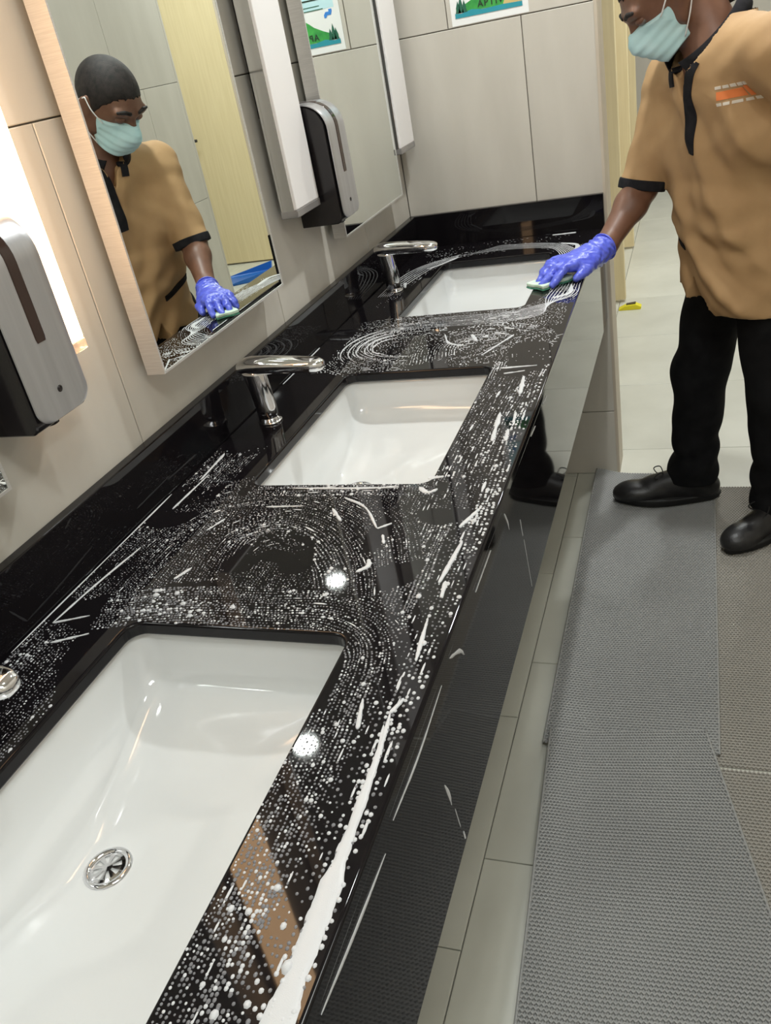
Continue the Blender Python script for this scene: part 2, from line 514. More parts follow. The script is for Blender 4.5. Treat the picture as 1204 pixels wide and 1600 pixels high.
def basin(yc, label):
    e = empty('washbasin', (SXC, yc, ZC - SLAB - 0.001), label, 'sink', 'basins in the black countertop')
    prof = [(1.045, 0.0), (1.040, -0.010), (1.030, -0.030), (1.016, -0.050), (0.996, -0.064), (0.960, -0.073), (0.90, -0.081), (0.76, -0.092), (0.58, -0.104), (0.38, -0.116), (0.24, -0.1245), (0.17, -0.1268), (0.085, -0.1275)]
    w, h = SX1 - SX0, SLEN[yc]
    rings = []
    for s, z in prof:
        t = max(0.0, 1 - s)
        # the bowl is a trough: keeps its width longer than its length
        sw, sh = (s if s > 1 else s ** 1.0), s
        rr = min(0.5 * min(w * sw, h * sh) * 0.999, 0.030 + 0.06 * t)
        rings.append([(x + DRX * min(1.0, t / .65) ** 1.3, y + DRY * min(1.0, t / .65), z) for x, y in rrect(w * sw, h * sh, rr, 8)])
    # outer flange
    flange = [(x, y, 0.0) for x, y in rrect(w * 1.13, h * 1.09, 0.04, 8)]
    under = [(x * 1.0, y, -0.012) for x, y in rrect(w * 1.13, h * 1.09, 0.04, 8)]
    me = loft('bowl', [under, flange] + rings, False, True)
    me.polygons.foreach_set('use_smooth', [True] * len(me.polygons))
    link('bowl', me, e, M['ceramic'])
    dc = Vector((DRX, DRY, -0.1262))
    rg = []
    for r_, z_ in ((0.020, -0.002), (0.0215, 0.0015), (0.0255, 0.0022), (0.0285, 0.0), (0.029, -0.003)):
        rg.append([(dc.x + r_ * math.cos(2 * math.pi * k / 32), dc.y + r_ * math.sin(2 * math.pi * k / 32), dc.z + z_) for k in range(32)])
    d = link('drain', loft('drain', rg, False, False), e, M['chrome'])
    # grate with eight radial slots
    bm = bmesh.new()
    def ringv(r_, z_, n=64): return [bm.verts.new((dc.x + r_ * math.cos(2 * math.pi * k / n), dc.y + r_ * math.sin(2 * math.pi * k / n), dc.z + z_)) for k in range(n)]
    a, b_, c_ = ringv(0.006, 0.0012), ringv(0.0165, 0.0006), ringv(0.0205, 0.0)
    ctr = bm.verts.new((dc.x, dc.y, dc.z + 0.0016))
    for k in range(64):
        k2 = (k + 1) % 64
        bm.faces.new((ctr, a[k], a[k2])); bm.faces.new((b_[k], c_[k], c_[k2], b_[k2]))
        if (k % 8) < 4: bm.faces.new((a[k], b_[k], b_[k2], a[k2]))
    link('grate', bm_mesh('grate', bm), d, M['chrome'])
    well = [[(dc.x + r_ * math.cos(2 * math.pi * k / 20), dc.y + r_ * math.sin(2 * math.pi * k / 20), dc.z + z_) for k in range(20)] for r_, z_ in ((0.0203, -0.0015), (0.0203, -0.0022))]
    link('drain_well', loft('drain_well', well, False, True), d, M['black_plastic'])
    return e


basin(SINKS[0], 'white rectangular basin farthest away, beside the gloved hand')
basin(SINKS[1], 'white rectangular basin in the middle of the countertop')
basin(SINKS[2], 'large white rectangular basin nearest the camera showing its drain')


def faucet(yc, label):
    e = empty('faucet', (0.062, yc, ZC), label, 'faucet', 'chrome basin faucets')
    n = 28
    def oval(cx, a, b, z, ex=2.4):
        pts = []
        for k in range(n):
            t = 2 * math.pi * k / n
            c, s = math.cos(t), math.sin(t)
            pts.append((cx + a * math.copysign(abs(c) ** (2 / ex), c), b * math.copysign(abs(s) ** (2 / ex), s), z))
        return pts
    link('base', loft('base', [oval(0, .0235, .0215, 0), oval(0, .0235, .0215, .003), oval(0, .0215, .0195, .0045)]), e, M['chrome'])
    link('body', loft('body', [oval(0, .0205, .019, .0035), oval(-.001, .0200, .0185, .03), oval(-.004, .0205, .0185, .07), oval(-.008, .0215, .0195, .100), oval(-.010, .022, .020, .109)]), e, M['chrome'])
    # spout: flat rounded bar pointing over the basin
    rings = []
    for (x, hw, z0, z1) in ((-.036, .012, .111, .121), (-.034, .017, .107, .126), (-.028, .0195, .104, .130), (-.010, .0215, .102, .1325), (.03, .0215, .100, .131), (.08, .0210, .099, .127), (.115, .0200, .0985, .1235), (.128, .0175, .099, .121), (.136, .012, .101, .1175), (.139, .005, .105, .113)):
        zc, hz = (z0 + z1) / 2, (z1 - z0) / 2
        ring = []
        for k in range(n):
            t = 2 * math.pi * k / n
            c, s = math.cos(t), math.sin(t)
            ring.append((x, hw * math.copysign(abs(c) ** .8, c), zc + hz * math.copysign(abs(s) ** .62, s)))
        rings.append(ring)
    sp = link('spout', loft('spout', rings), e, M['chrome'])
    aer = [[(.112 + r_ * math.cos(2 * math.pi * k / 16), r_ * math.sin(2 * math.pi * k / 16), z_) for k in range(16)] for r_, z_ in ((.0095, .0995), (.0095, .0955), (.007, .0950))]
    link('aerator', loft('aerator', aer), sp, M['black_plastic'])
    return e


faucet(-0.473, 'chrome faucet with flat spout behind the farthest basin')
faucet(-1.312, 'chrome faucet with flat spout behind the middle basin')
faucet(-2.186, 'chrome faucet behind the nearest basin, only its spout tip in view')

# ------------------------------------------------------------------ mirrors, vanity lights, soap dispensers on the mirror wall
def mirror(y0, y1, label, z0=1.040, z1=2.08):
    e = empty('mirror', (WX, (y0 + y1) / 2, z0), label, 'mirror', 'framed mirrors above the basins')
    w = (y1 - y0) / 2
    H = z1 - z0
    link('mount', box_mesh('mount', (0.0, -w + .05, .05), (.016, w - .05, H - .05)), e, M['black_plastic'])
    bm = bmesh.new()
    d0, d1, t = 0.016, 0.050, 0.004
    for lo_, hi_ in (((d0, -w, 0), (d1, -w + t, H)), ((d0, w - t, 0), (d1, w, H)), ((d0, -w + t, 0), (d1, w - t, t)), ((d0, -w + t, H - t), (d1, w - t, H))):
        vs = bmesh.ops.create_cube(bm, size=1.0)['verts']
        for v in vs:
            for q in range(3): v.co[q] = lo_[q] if v.co[q] < 0 else hi_[q]
    link('frame', bm_mesh('frame', bm), e, M['steel_brushed'])
    link('glass', box_mesh('glass', (d0 + .004, -w + t, t), (d1 - .001, w - t, H - t)), e, M['mirror'])
    return e


mirror(-2.46, -1.932, 'steel-framed mirror at the left edge of the photo, only its lower corner showing')
mirror(-1.549, -1.058, 'large steel-framed mirror reflecting the person in the tan shirt')
mirror(-0.662, -0.168, 'steel-framed mirror nearest the far wall, reflecting the poster')


def vanity_light(y0, y1, label, on, z0=1.148, z1=2.08):
    e = empty('vanity_light', (WX, (y0 + y1) / 2, z0), label, 'light fixture', 'vertical wall lights between the mirrors')
    w = (y1 - y0) / 2
    H = z1 - z0
    link('mount', box_mesh('mount', (0, -w * .35, .20), (.024, w * .35, H - .20)), e, M['black_plastic'])
    link('housing', box_mesh('housing', (.018 if on else .022, -w, .004), (.0225 if on else .054, w, H - .004), .0012, 1), e, M['steel'])
    link('diffuser', box_mesh('diffuser', (.0225 if on else .052, -w + .0005, .016), (.0605, w - .0005, H - .016), .002, 2), e, M['lamp_on'] if on else M['diffuser'])
    for zz in (0.0, H - .016):
        c = link('end_cap', box_mesh('end_cap', (.020, -w - .0005, zz), (.0612, w + .0005, zz + .016), .0015, 1), e, M['acrylic'])
    return e


vanity_light(-1.800, -1.716, 'glowing warm vertical wall light beside the nearest soap dispenser', True)
vanity_light(-0.936, -0.806, 'unlit white vertical wall light with steel sides in front of a soap dispenser', False)
vanity_light(-0.152, -0.012, 'unlit white vertical wall light in the corner by the far wall', False)


def dispenser(yc, label, z0=1.098):
    """wall soap dispenser: black body, silver cover that folds over the top, dark level window, sensor"""
    e = empty('soap_dispenser', (WX, yc, z0), label, 'soap dispenser', 'wall soap dispensers')
    W2, H, D = 0.052, 0.258, 0.110
    # side profile in (x depth, z) : rounded top front, slightly rounded bottom
    def profile(d, h, rt, rb, zb=0.0, n=10):
        pts = [(0, zb)]
        pts += [(d - rb + rb * math.sin(a), zb + rb - rb * math.cos(a)) for a in [math.pi / 2 * k / n for k in range(n + 1)]]
        pts += [(d - rt + rt * math.cos(a), h - rt + rt * math.sin(a)) for a in [math.pi / 2 * k / n for k in range(n + 1)]]
        pts += [(0, h)]
        return pts
    pr = profile(D - .010, H - .004, .052, .014)
    rings = []
    for y, s in ((-W2 + .001, .985), (-W2 + .003, 1.0), (W2 - .003, 1.0), (W2 - .001, .985)):
        rings.append([(x * s, y, (z - H / 2) * s + H / 2) for x, z in pr])
    link('body', loft('body', rings, True, True, True, angle=35), e, M['black_plastic'])
    # cover: strip following the profile over front and top with rounded lower corners
    prc = profile(D, H, .058, .010, 0.004)[11:]          # from lower front upwards and over the top
    zc0 = 0.010
    path = [(D, zc0 + .022 * (1 - math.cos(math.pi / 2 * k / 10))) for k in range(10)] + [(D, zc0 + .022 + (H - .058 - zc0 - .022) * k / 30) for k in range(30)] + prc[1:]
    rows = []
    ny = 16
    for (x, z) in path:
        half = W2
        if z < zc0 + .022 and abs(x - D) < 1e-4:
            q = 1 - (z - zc0) / .022
            half = W2 - .022 + .022 * math.sqrt(max(0, 1 - q * q)) + 1e-4
        rows.append((x, z, half))
    def strip(off, nm, mat, parent, hf=lambda x, z, half: (-half, half), rows_=rows, th=.0035):
        top, bot = [], []
        for i, (x, z, half) in enumerate(rows_):
            p, q = rows_[max(i - 1, 0)], rows_[min(i + 1, len(rows_) - 1)]
            tx, tz = q[0] - p[0], q[1] - p[1]
            L = math.hypot(tx, tz) or 1
            nx, nz_ = tz / L, -tx / L
            a, b = hf(x, z, half)
            row_t, row_b = [], []
            for k in range(ny + 1):
                f = k / ny
                y = a + (b - a) * f
                edge = min(f, 1 - f) * ny
                lip = 0.0012 if edge < .5 else 0.0
                row_t.append((x + nx * (off - lip), y, z + nz_ * (off - lip)))
                row_b.append((x + nx * (off - th), y, z + nz_ * (off - th)))
            top.append(row_t); bot.append(row_b)
        ringsx = [t + b[::-1] for t, b in zip(top, bot)]
        return link(nm, loft(nm, ringsx, True, True, True, angle=50), parent, mat)
    cv = strip(0.0, 'cover', M['silver'], e)
    wr = [r for r in rows if r[1] > 0.100]
    def slot(x, z, half):
        hw = .0095
        if abs(x - D) < 1e-4 and z < 0.100 + hw:
            q = 1 - (z - 0.100) / hw
            hw = max(.0008, hw * math.sqrt(max(0, 1 - q * q)))
        return (-hw, hw)
    strip(0.0009, 'level_window', M['dark_window'], cv, slot, wr, .002)
    sr = [[(D + x_, .0045 * r_ * math.cos(2 * math.pi * k / 14), .043 + .0045 * r_ * math.sin(2 * math.pi * k / 14)) for k in range(14)] for r_, x_ in ((1, -.001), (1, .0006), (.75, .0008), (.6, 0.0002))]
    link('sensor', loft('sensor', sr), cv, M['black_plastic'])
    nz = [[(.075 + r_ * math.cos(2 * math.pi * k / 14), r_ * math.sin(2 * math.pi * k / 14), z_) for k in range(14)] for r_, z_ in ((.011, .004), (.011, -.004), (.007, -.006))]
    link('nozzle', loft('nozzle', nz), e, M['black_plastic'])
    return e


dispenser(-1.852, 'black and silver soap dispenser nearest the camera, beside the glowing light')
dispenser(-0.742, 'black and silver soap dispenser between the unlit light and the far mirror')


# ------------------------------------------------------------------ poster on the end wall
def poster():
    x0, x1, z0 = 0.192, 0.409, 1.439
    e = empty('poster', (x0, WY, z0), 'white paper poster with a green mountain print taped to the far wall', 'poster')
    W, Hh = x1 - x0, 0.306
    link('sheet', box_mesh('sheet', (0, -0.0012, 0), (W, -0.0002, Hh)), e, M['paper'])
    y = -0.0016
    def flat(nm, pts, mat, yy=y):
        pts3 = [(px, yy, pz) for px, pz in pts]
        bk = [(px, yy + 0.0004, pz) for px, pz in pts]
        n = len(pts)
        me = mesh_from(nm, pts3 + bk, [tuple(range(n))] + [(i, n + i, n + (i + 1) % n, (i + 1) % n) for i in range(n)])
        bm = bmesh.new(); bm.from_mesh(me); bmesh.ops.triangulate(bm, faces=[f for f in bm.faces if len(f.verts) > 4])
        bmesh.ops.recalc_face_normals(bm, faces=bm.faces); bm.to_mesh(me); bm.free()
        return link(nm, me, e, mat)
    sky = simple('poster_sky', (0.55, 0.80, 0.86), 0.5)
    grn = noisy('poster_green', (0.02, 0.26, 0.05), (0.07, 0.45, 0.08), 30, 0.5)
    dgr = simple('poster_dark_green', (0.015, 0.12, 0.07), 0.5)
    tea = simple('poster_teal', (0.02, 0.30, 0.38), 0.5)
    och = simple('poster_ochre', (0.62, 0.48, 0.20), 0.5)
    ink = simple('poster_ink', (0.012, 0.035, 0.02), 0.5)
    blu = simple('poster_blue', (0.04, 0.24, 0.70), 0.5)
    flat('sky_print', [(.016, .112), (W - .016, .112), (W - .016, Hh - .014), (.016, Hh - .014)], sky)
    flat('mountain_print', [(.016, .030), (W - .016, .030), (W - .016, .052), (.170, .060), (.150, .074), (.137, .083), (.128, .087), (.119, .084), (.111, .087), (.103, .082), (.088, .070), (.060, .056), (.030, .044), (.016, .042)], grn, y - .0003)
    flat('ochre_print', [(.148, .030), (W - .016, .030), (W - .016, .062), (.186, .064), (.170, .058), (.155, .046)], och, y - .0006)  # yellowish area over the right end of the mountain
    flat('water_print', [(.012, .018), (W - .016, .018), (W - .016, .029), (.150, .031), (.090, .029), (.060, .034), (.030, .028), (.012, .030)], tea, y - .0008)
    for cx, h in ((.030, .042), (.040, .030), (.022, .030)):
        flat('tree_print', [(cx - .008, .030), (cx + .008, .030), (cx + .004, .030 + h * .4), (cx + .006, .030 + h * .4), (cx, .030 + h), (cx - .006, .030 + h * .4), (cx - .004, .030 + h * .4)], dgr, y - .0010)
    flat('tap_icon_print', [(.028, .094), (.040, .094), (.044, .088), (.050, .088), (.050, .096), (.044, .103), (.034, .103), (.034, .109), (.024, .109), (.024, .103)], blu, y - .0003)
    flat('drop_icon_print', [(.033, .136), (.041, .136), (.041, .150), (.033, .150)], blu, y - .0006)
    for k, (a, b, z) in enumerate(((.050, .150, .112), (.060, .165, .121), (.055, .150, .137), (.050, .170, .168), (.075, .165, .180), (.040, .172, .200), (.050, .150, .214))):
        flat('text_line_print', [(a, z), (b, z), (b, z + (.004 if k == 2 else .0022)), (a, z + (.004 if k == 2 else .0022))], ink if k == 2 else dgr, y - .0006)
    cu = bpy.data.curves.new('lettering', 'FONT')
    cu.body = 'APTIV'; cu.size = .023; cu.extrude = .0002; cu.space_character = 1.25; cu.offset = 0.0004
    o = bpy.data.objects.new('tmp', cu); COL.objects.link(o)
    me = bpy.data.meshes.new_from_object(o.evaluated_get(bpy.context.evaluated_depsgraph_get()))
    bpy.data.objects.remove(o)
    me.materials.clear()
    t = link('lettering', me, e, ink)
    t.rotation_euler = (math.pi / 2, 0, 0)
    t.location = (.078, y - .0012, .036)


poster()

# ------------------------------------------------------------------ corridor: cubicle panels, door, small things
for i, (y, xr, lab) in enumerate(((1.95, 0.476, 'pale wood cubicle panel nearest the counter wall'), (3.05, 0.452, 'pale wood cubicle panel second along the corridor'), (4.15, 0.425, 'pale wood cubicle panel farthest down the corridor'))):
    e = empty('cubicle_panel', (xr, y, 0), lab, 'partition', 'cubicle panels along the corridor')
    link('board', box_mesh('board', (-0.9 + 0.1 - xr + .4, 0.0, 0.012), (0, .04, 2.1), .003, 1), e, M['wood'])
    link('foot', box_mesh('foot', (-.12, .012, 0.0), (-.06, .028, .014)), e, M['steel'])

e = empty('wooden_door', (2.45, 3.86, 0.0), 'pale yellow wooden door with a small dark handle seen in the mirror', 'door')
link('leaf', box_mesh('leaf', (-.35, 0, 0.012), (.72, .045, 2.25), .003, 1), e, M['wood'])
hd = link('handle', tube('handle', [(.60, .0, 1.0), (.60, -.045, 1.0), (.55, -.055, 1.0), (.50, -.055, 1.0)], .011), e, M['black_plastic'])
link('handle_rose', loft('handle_rose', [[(.60 + .024 * math.cos(2 * math.pi * k / 16), yy, 1.0 + .024 * math.sin(2 * math.pi * k / 16)) for k in range(16)] for yy in (.002, -.008)]), hd, M['black_plastic'])
link('bolt', box_mesh('bolt', (.66, -.015, .10), (.69, .0, .22), .002, 1), e, M['black_plastic'])
dj = tag(link('door_1', box_mesh('door_1', (3.17, 3.84, 0), (3.4, 3.93, CEIL)), None, M['wood']), 'pale wood door jamb beside the wooden door', kind='structure')

# blue dustpan on the corridor floor (seen in the mirror)
e = empty('dustpan', (2.52, 3.34, 0), 'blue plastic dustpan lying on the floor before the wooden door', 'dustpan')
def pan_ring(s, z0, z1): return [(-.15 * s, -.17 * s, z0), (.15 * s, -.17 * s, z0), (.15 * s, .17 * s, z1), (-.15 * s, .17 * s, z1)]
link('pan', loft('pan', [pan_ring(1, 0.0, 0.0), pan_ring(1.06, .012, .07), pan_ring(1.02, .012, .07), pan_ring(.97, .004, .006)], True, True, False), e, M['blue_plastic'])
link('handle', tube('handle', [(0, .17, .035), (0, .24, .030), (0, .31, .018)], [.014, .013, .016]), e, M['blue_plastic'])
e.rotation_euler = (0, 0, math.radians(65))
link('lip', box_mesh('lip', (-.15, -.185, .0), (.15, -.165, .004), .001, 1), e, M['white_paint'])

# yellow and black door wedge
e = empty('door_wedge', (0.505, 1.83, 0), 'small yellow and black wedge lying on the corridor floor', 'door stop')
prof_w = [(-.055, 0), (.055, 0), (.058, .012), (.03, .026), (-.02, .022), (-.055, .006)]
link('wedge', loft('wedge', [[(x, -.022, z) for x, z in prof_w], [(x, -.018, z * 1.05) for x, z in prof_w], [(x, .018, z * 1.05) for x, z in prof_w], [(x, .022, z) for x, z in prof_w]], True, True, False), e, M['yellow'])
link('grip_pad', loft('grip_pad', [[(-.018, yy, .0232), (.030, yy, .0280), (.030, yy, .0305), (-.018, yy, .0255)] for yy in (-.012, .019)], True, True, False), e, M['black_plastic'])

# white louvred grille on the far wall
e = empty('vent_grille', (0.62, 4.985, 0.02), 'white louvred vent grille low on the far corridor wall', 'vent')
link('frame', box_mesh('frame', (-.2, 0.0, 0), (.2, .015, .16), .002, 1), e, M['white_paint'])
for k in range(5):
    s = link('slat', box_mesh('slat', (-.18, -.012, .014 + k * .028), (.18, 0.0, .030 + k * .028)), e, M['white_paint'])


# ------------------------------------------------------------------ zig-zag vinyl floor mats
def mat_mesh(corners, zfun, pitch=.0080, seg=.0042, wid=.0030, depth=.005):
    """corners: near-left, near-right, far-right, far-left (x,y); strands run across, zig-zagging so that crests touch"""
    P = [np.array(c, float) for c in corners]
    W = (np.linalg.norm(P[1] - P[0]) + np.linalg.norm(P[2] - P[3])) / 2
    L = (np.linalg.norm(P[3] - P[0]) + np.linalg.norm(P[2] - P[1])) / 2
    ns, nu = int(L / pitch), int(W / seg)
    v = (np.arange(ns) + .5) / ns
    u = np.arange(nu + 1) / nu
    U, V = np.meshgrid(u, v)                       # (ns, nu+1)
    alt = ((np.arange(nu + 1)[None, :] + np.arange(ns)[:, None]) % 2) * 2 - 1
    amp = (pitch / 2 - wid * .35)
    out_v = []
    def at(dv):
        Vv = V + (alt * amp + dv) / L
        X = (1 - U)[..., None] * ((1 - Vv)[..., None] * P[0] + Vv[..., None] * P[3]) + U[..., None] * ((1 - Vv)[..., None] * P[1] + Vv[..., None] * P[2])
        return X
    A, B = at(-wid / 2), at(wid / 2)
    za = zfun(A[..., 0], A[..., 1], U, V)
    zb = zfun(B[..., 0], B[..., 1], U, V)
    rows = [np.dstack([A, za - depth]), np.dstack([A, za]), np.dstack([B, zb]), np.dstack([B, zb - depth])]
    verts = np.stack(rows, 0).reshape(-1, 3)
    n = ns * (nu + 1)
    base = (np.arange(ns)[:, None] * (nu + 1) + np.arange(nu)[None, :]).ravel()
    faces = []
    for k in range(3):
        a = base + k * n
        faces.append(np.stack([a, a + 1, a + 1 + n, a + n], 1))
    faces = np.concatenate(faces)
    me = bpy.data.meshes.new('weave')
    me.vertices.add(len(verts)); me.vertices.foreach_set('co', verts.ravel().astype(np.float32))
    me.loops.add(faces.size); me.loops.foreach_set('vertex_index', faces.ravel().astype(np.int32))
    me.polygons.add(len(faces)); me.polygons.foreach_set('loop_start', (np.arange(len(faces)) * 4).astype(np.int32))
    me.update(calc_edges=True)
    return me


def floor_mat(label, corners, zfun, mat):
    c = np.mean(np.array(corners), 0)
    e = empty('floor_mat', (c[0], c[1], 0), label, 'floor mat', 'zig-zag vinyl floor mats')
    w = link('weave', mat_mesh(corners, zfun), None, mat)
    w['kind'] = 'stuff'
    put(e, w)
    nb = 24
    vs = []
    for k in range(nb + 1):
        for j in range(13):
            t, u_ = k / nb, j / 12
            x = (corners[0][0] * (1 - t) + corners[3][0] * t) * (1 - u_) + (corners[1][0] * (1 - t) + corners[2][0] * t) * u_
            y = (corners[0][1] * (1 - t) + corners[3][1] * t) * (1 - u_) + (corners[1][1] * (1 - t) + corners[2][1] * t) * u_
            vs.append((x, y, float(zfun(np.array(x), np.array(y), np.array(u_), np.array(t))) - .0052))
    bk = link('backing', mesh_from('backing', vs, [(k * 13 + j, k * 13 + j + 1, (k + 1) * 13 + j + 1, (k + 1) * 13 + j) for k in range(nb) for j in range(12)], True), None, mat)
    put(e, bk)
    # rim: two long edges as thin ribs
    for (a, b, u0) in ((0, 3, 0.0), (1, 2, 1.0)):
        pts = []
        for k in range(41):
            t = k / 40
            x = corners[a][0] * (1 - t) + corners[b][0] * t
            y = corners[a][1] * (1 - t) + corners[b][1] * t
            z = float(zfun(np.array(x), np.array(y), np.array(u0), np.array(t)))
            pts.append((x, y, z - .003))
        r_ = link('edge_rib', tube('edge_rib', pts, .0030, 6), None, mat)
        put(e, r_)
    return e


floor_mat('taupe zig-zag vinyl mat at the right beside the shoes', [(.872, -1.296), (1.45, -1.296), (1.45, -.095), (.872, -.095)], lambda x, y, u, v: .0075 + 0 * x, M['mat_brown'])
floor_mat('taupe zig-zag vinyl mat at the lower right corner', [(.876, -2.55), (1.45, -2.55), (1.45, -1.304), (.876, -1.304)], lambda x, y, u, v: .0075 + 0 * x, M['mat_brown'])
floor_mat('grey zig-zag vinyl mat along the counter under the toe of a shoe', [(.520, -1.290), (.890, -1.272), (.893, -.02), (.515, -.005)],
          lambda x, y, u, v: .0155 + .018 * np.exp(-(u / .16) ** 2) * (.35 + .65 * v) + .001 * np.sin(9 * v), M['mat_grey'])
floor_mat('grey zig-zag vinyl mat nearest the camera overlapping the others', [(.598, -2.45), (1.160, -2.45), (.862, -1.214), (.534, -1.262)],
          lambda x, y, u, v: .0265 + .012 * np.exp(-(u / .15) ** 2) * (.3 + .7 * v), M['mat_grey'])


# ------------------------------------------------------------------ soap on the countertop
def in_hole(x, y, grow=0.003):
    h = np.zeros(np.shape(x), bool)
    for yc in SINKS:
        h |= (x > SX0 - grow) & (x < SX1 + grow) & (y > yc - SLEN[yc] / 2 - grow) & (y < yc + SLEN[yc] / 2 + grow)
    return h


def smooth_noise(x, y, f, seed):
    r_ = np.random.default_rng(seed)
    s = np.zeros(np.shape(x))
    for k in range(6):
        a, ph = r_.uniform(0, 2 * np.pi), r_.uniform(0, 2 * np.pi)
        ff = f * r_.uniform(.6, 1.6)
        s += np.sin(ff * (x * np.cos(a) + y * np.sin(a)) + ph)
    return s / 6 ** .5


class Suds:
    def __init__(self):
        self.b = np.zeros((0, 6))      # x y along across angle kind

    def erase(self, path, width):
        if len(self.b) == 0: return
        P = np.array(path)
        d = np.full(len(self.b), 9.0)
        for i in range(len(P) - 1):
            a, c = P[i], P[i + 1]
            ab = c - a
            t = np.clip(((self.b[:, :2] - a) @ ab) / (ab @ ab + 1e-12), 0, 1)
            d = np.minimum(d, np.linalg.norm(self.b[:, :2] - (a + t[:, None] * ab), axis=1))
        self.b = self.b[d > width / 2]

    def swath(self, ctrl, width, pitch=.0062, step=.0062, r=(.0012, .0024), fill=.9, streak=0.0, wipe=True, jit=.0012, seed=1, patch=26.0, thr=-.9, elong=1.0):
        r_ = np.random.default_rng(seed)
        path = np.array(curve_pts(ctrl, 60))
        if wipe: self.erase(path, width)
        seg = np.linalg.norm(np.diff(path, axis=0), axis=1)
        s = np.concatenate([[0], np.cumsum(seg)])
        L = s[-1]
        nl = max(1, int(width / pitch))
        out = []
        for k in range(nl):
            off = (k + .5) / nl * width - width / 2
            line_size = r_.uniform(.7, 1.15)
            line_fill = fill * r_.uniform(.75, 1.05)
            st = step * r_.uniform(.85, 1.2)
            tt = np.arange(r_.uniform(0, st), L, st)
            if len(tt) == 0: continue
            tt = tt + r_.normal(0, st * .12, len(tt))
            tt = np.clip(tt, 0, L * .9999)
            x = np.interp(tt, s, path[:, 0]); y = np.interp(tt, s, path[:, 1])
            x2 = np.interp(np.clip(tt + .004, 0, L), s, path[:, 0]); y2 = np.interp(np.clip(tt + .004, 0, L), s, path[:, 1])
            x1 = np.interp(np.clip(tt - .004, 0, L), s, path[:, 0]); y1 = np.interp(np.clip(tt - .004, 0, L), s, path[:, 1])
            ang = np.arctan2(y2 - y1, x2 - x1)
            wob = off + .0012 * np.sin(tt * 40 + k)
            px = x - np.sin(ang) * wob + r_.normal(0, jit, len(tt))
            py = y + np.cos(ang) * wob + r_.normal(0, jit, len(tt))
            nz = smooth_noise(px, py, patch, seed + 50)
            keep = (r_.uniform(0, 1, len(tt)) < line_fill) & (nz > thr + r_.normal(0, .25, len(tt)))
            rad = r_.uniform(r[0], r[1], len(tt)) * line_size * (1 + .22 * np.clip(nz, -1, 1.5))
            big = r_.uniform(0, 1, len(tt)) < .022
            rad = np.where(big, rad * 1.9, rad)
            al = rad * r_.uniform(1.0, 1.35, len(tt)) * elong
            stk = r_.uniform(0, 1, len(tt)) < streak
            al = np.where(stk, rad * r_.uniform(2.5, 7, len(tt)), al)
            rad = np.where(stk, rad * .7, rad)
            out.append(np.stack([px, py, al, rad, ang, stk.astype(float)], 1)[keep])
        if out: self.b = np.concatenate([self.b] + out)


def domes(name, b, z, axis=None):
    T = []
    n = 7
    for k in range(n): T.append((math.cos(2 * math.pi * k / n), math.sin(2 * math.pi * k / n), 0.0))
    for k in range(n): T.append((.80 * math.cos(2 * math.pi * k / n), .80 * math.sin(2 * math.pi * k / n), .58))
    T.append((0, 0, 1.0))
    T = np.array(T)
    fq = [(k, (k + 1) % n, n + (k + 1) % n, n + k) for k in range(n)]
    ft = [(n + k, n + (k + 1) % n, 2 * n) for k in range(n)]
    c, s = np.cos(b[:, 4]), np.sin(b[:, 4])
    lx = T[None, :, 0] * b[:, 2:3]
    ly = T[None, :, 1] * b[:, 3:4]
    lz = T[None, :, 2] * (b[:, 3:4] * .75)
    V = np.stack([b[:, 0:1] + lx * c[:, None] - ly * s[:, None], b[:, 1:2] + lx * s[:, None] + ly * c[:, None], z + lz], 2).reshape(-1, 3)
    N = len(b)
    base = (np.arange(N) * (2 * n + 1))[:, None, None]
    Q = (np.array(fq)[None] + base).reshape(-1, 4)
    R3 = (np.array(ft)[None] + base).reshape(-1, 3)
    me = bpy.data.meshes.new(name)
    me.vertices.add(len(V)); me.vertices.foreach_set('co', V.ravel().astype(np.float32))
    idx = np.concatenate([Q.ravel(), R3.ravel()])
    me.loops.add(len(idx)); me.loops.foreach_set('vertex_index', idx.astype(np.int32))
    ls = np.concatenate([np.arange(len(Q)) * 4, len(Q) * 4 + np.arange(len(R3)) * 3])
    me.polygons.add(len(ls)); me.polygons.foreach_set('loop_start', ls.astype(np.int32))
    me.update(calc_edges=True)
    me.polygons.foreach_set('use_smooth', [True] * len(me.polygons))
    return me


def ribbon(bm, pts, wid, h, normal='z', rough=.25, seed=0):
    """raised bead of foam along a path on the counter (normal z) or the apron (normal x)"""
    r_ = np.random.default_rng(seed)
    path = np.array(curve_pts(pts, max(16, 14 * len(pts))))
    n = len(path)
    w = np.interp(np.linspace(0, 1, n), np.linspace(0, 1, len(wid)), wid)
    w = w * (1 + rough * np.convolve(r_.normal(0, 1, n + 4), np.ones(5) / 5, 'valid'))
    rings = []
    for i in range(n):
        d = path[min(i + 1, n - 1)] - path[max(i - 1, 0)]
        d = d / (np.linalg.norm(d) + 1e-9)
        nn = np.array([-d[1], d[0]])
        endf = math.sqrt(max(0.02, 1 - (2 * i / (n - 1) - 1) ** 8))
        ring = []
        for k in range(6):
            a = math.pi * k / 5
            hh = h * math.sin(a) ** .6 * min(1, abs(w[i]) / .004) if 0 < k < 5 else 0.0
            q = path[i] + nn * math.cos(a) * w[i] / 2 * endf
            if normal == 'z': ring.append(bm.verts.new((q[0], q[1], ZC + .0001 + hh)))
            else: ring.append(bm.verts.new((0.5753 + hh, q[0], q[1])))
        rings.append(ring)
    for i in range(n - 1):
        for k in range(5):
            bm.faces.new((rings[i][k], rings[i][k + 1], rings[i + 1][k + 1], rings[i + 1][k]))


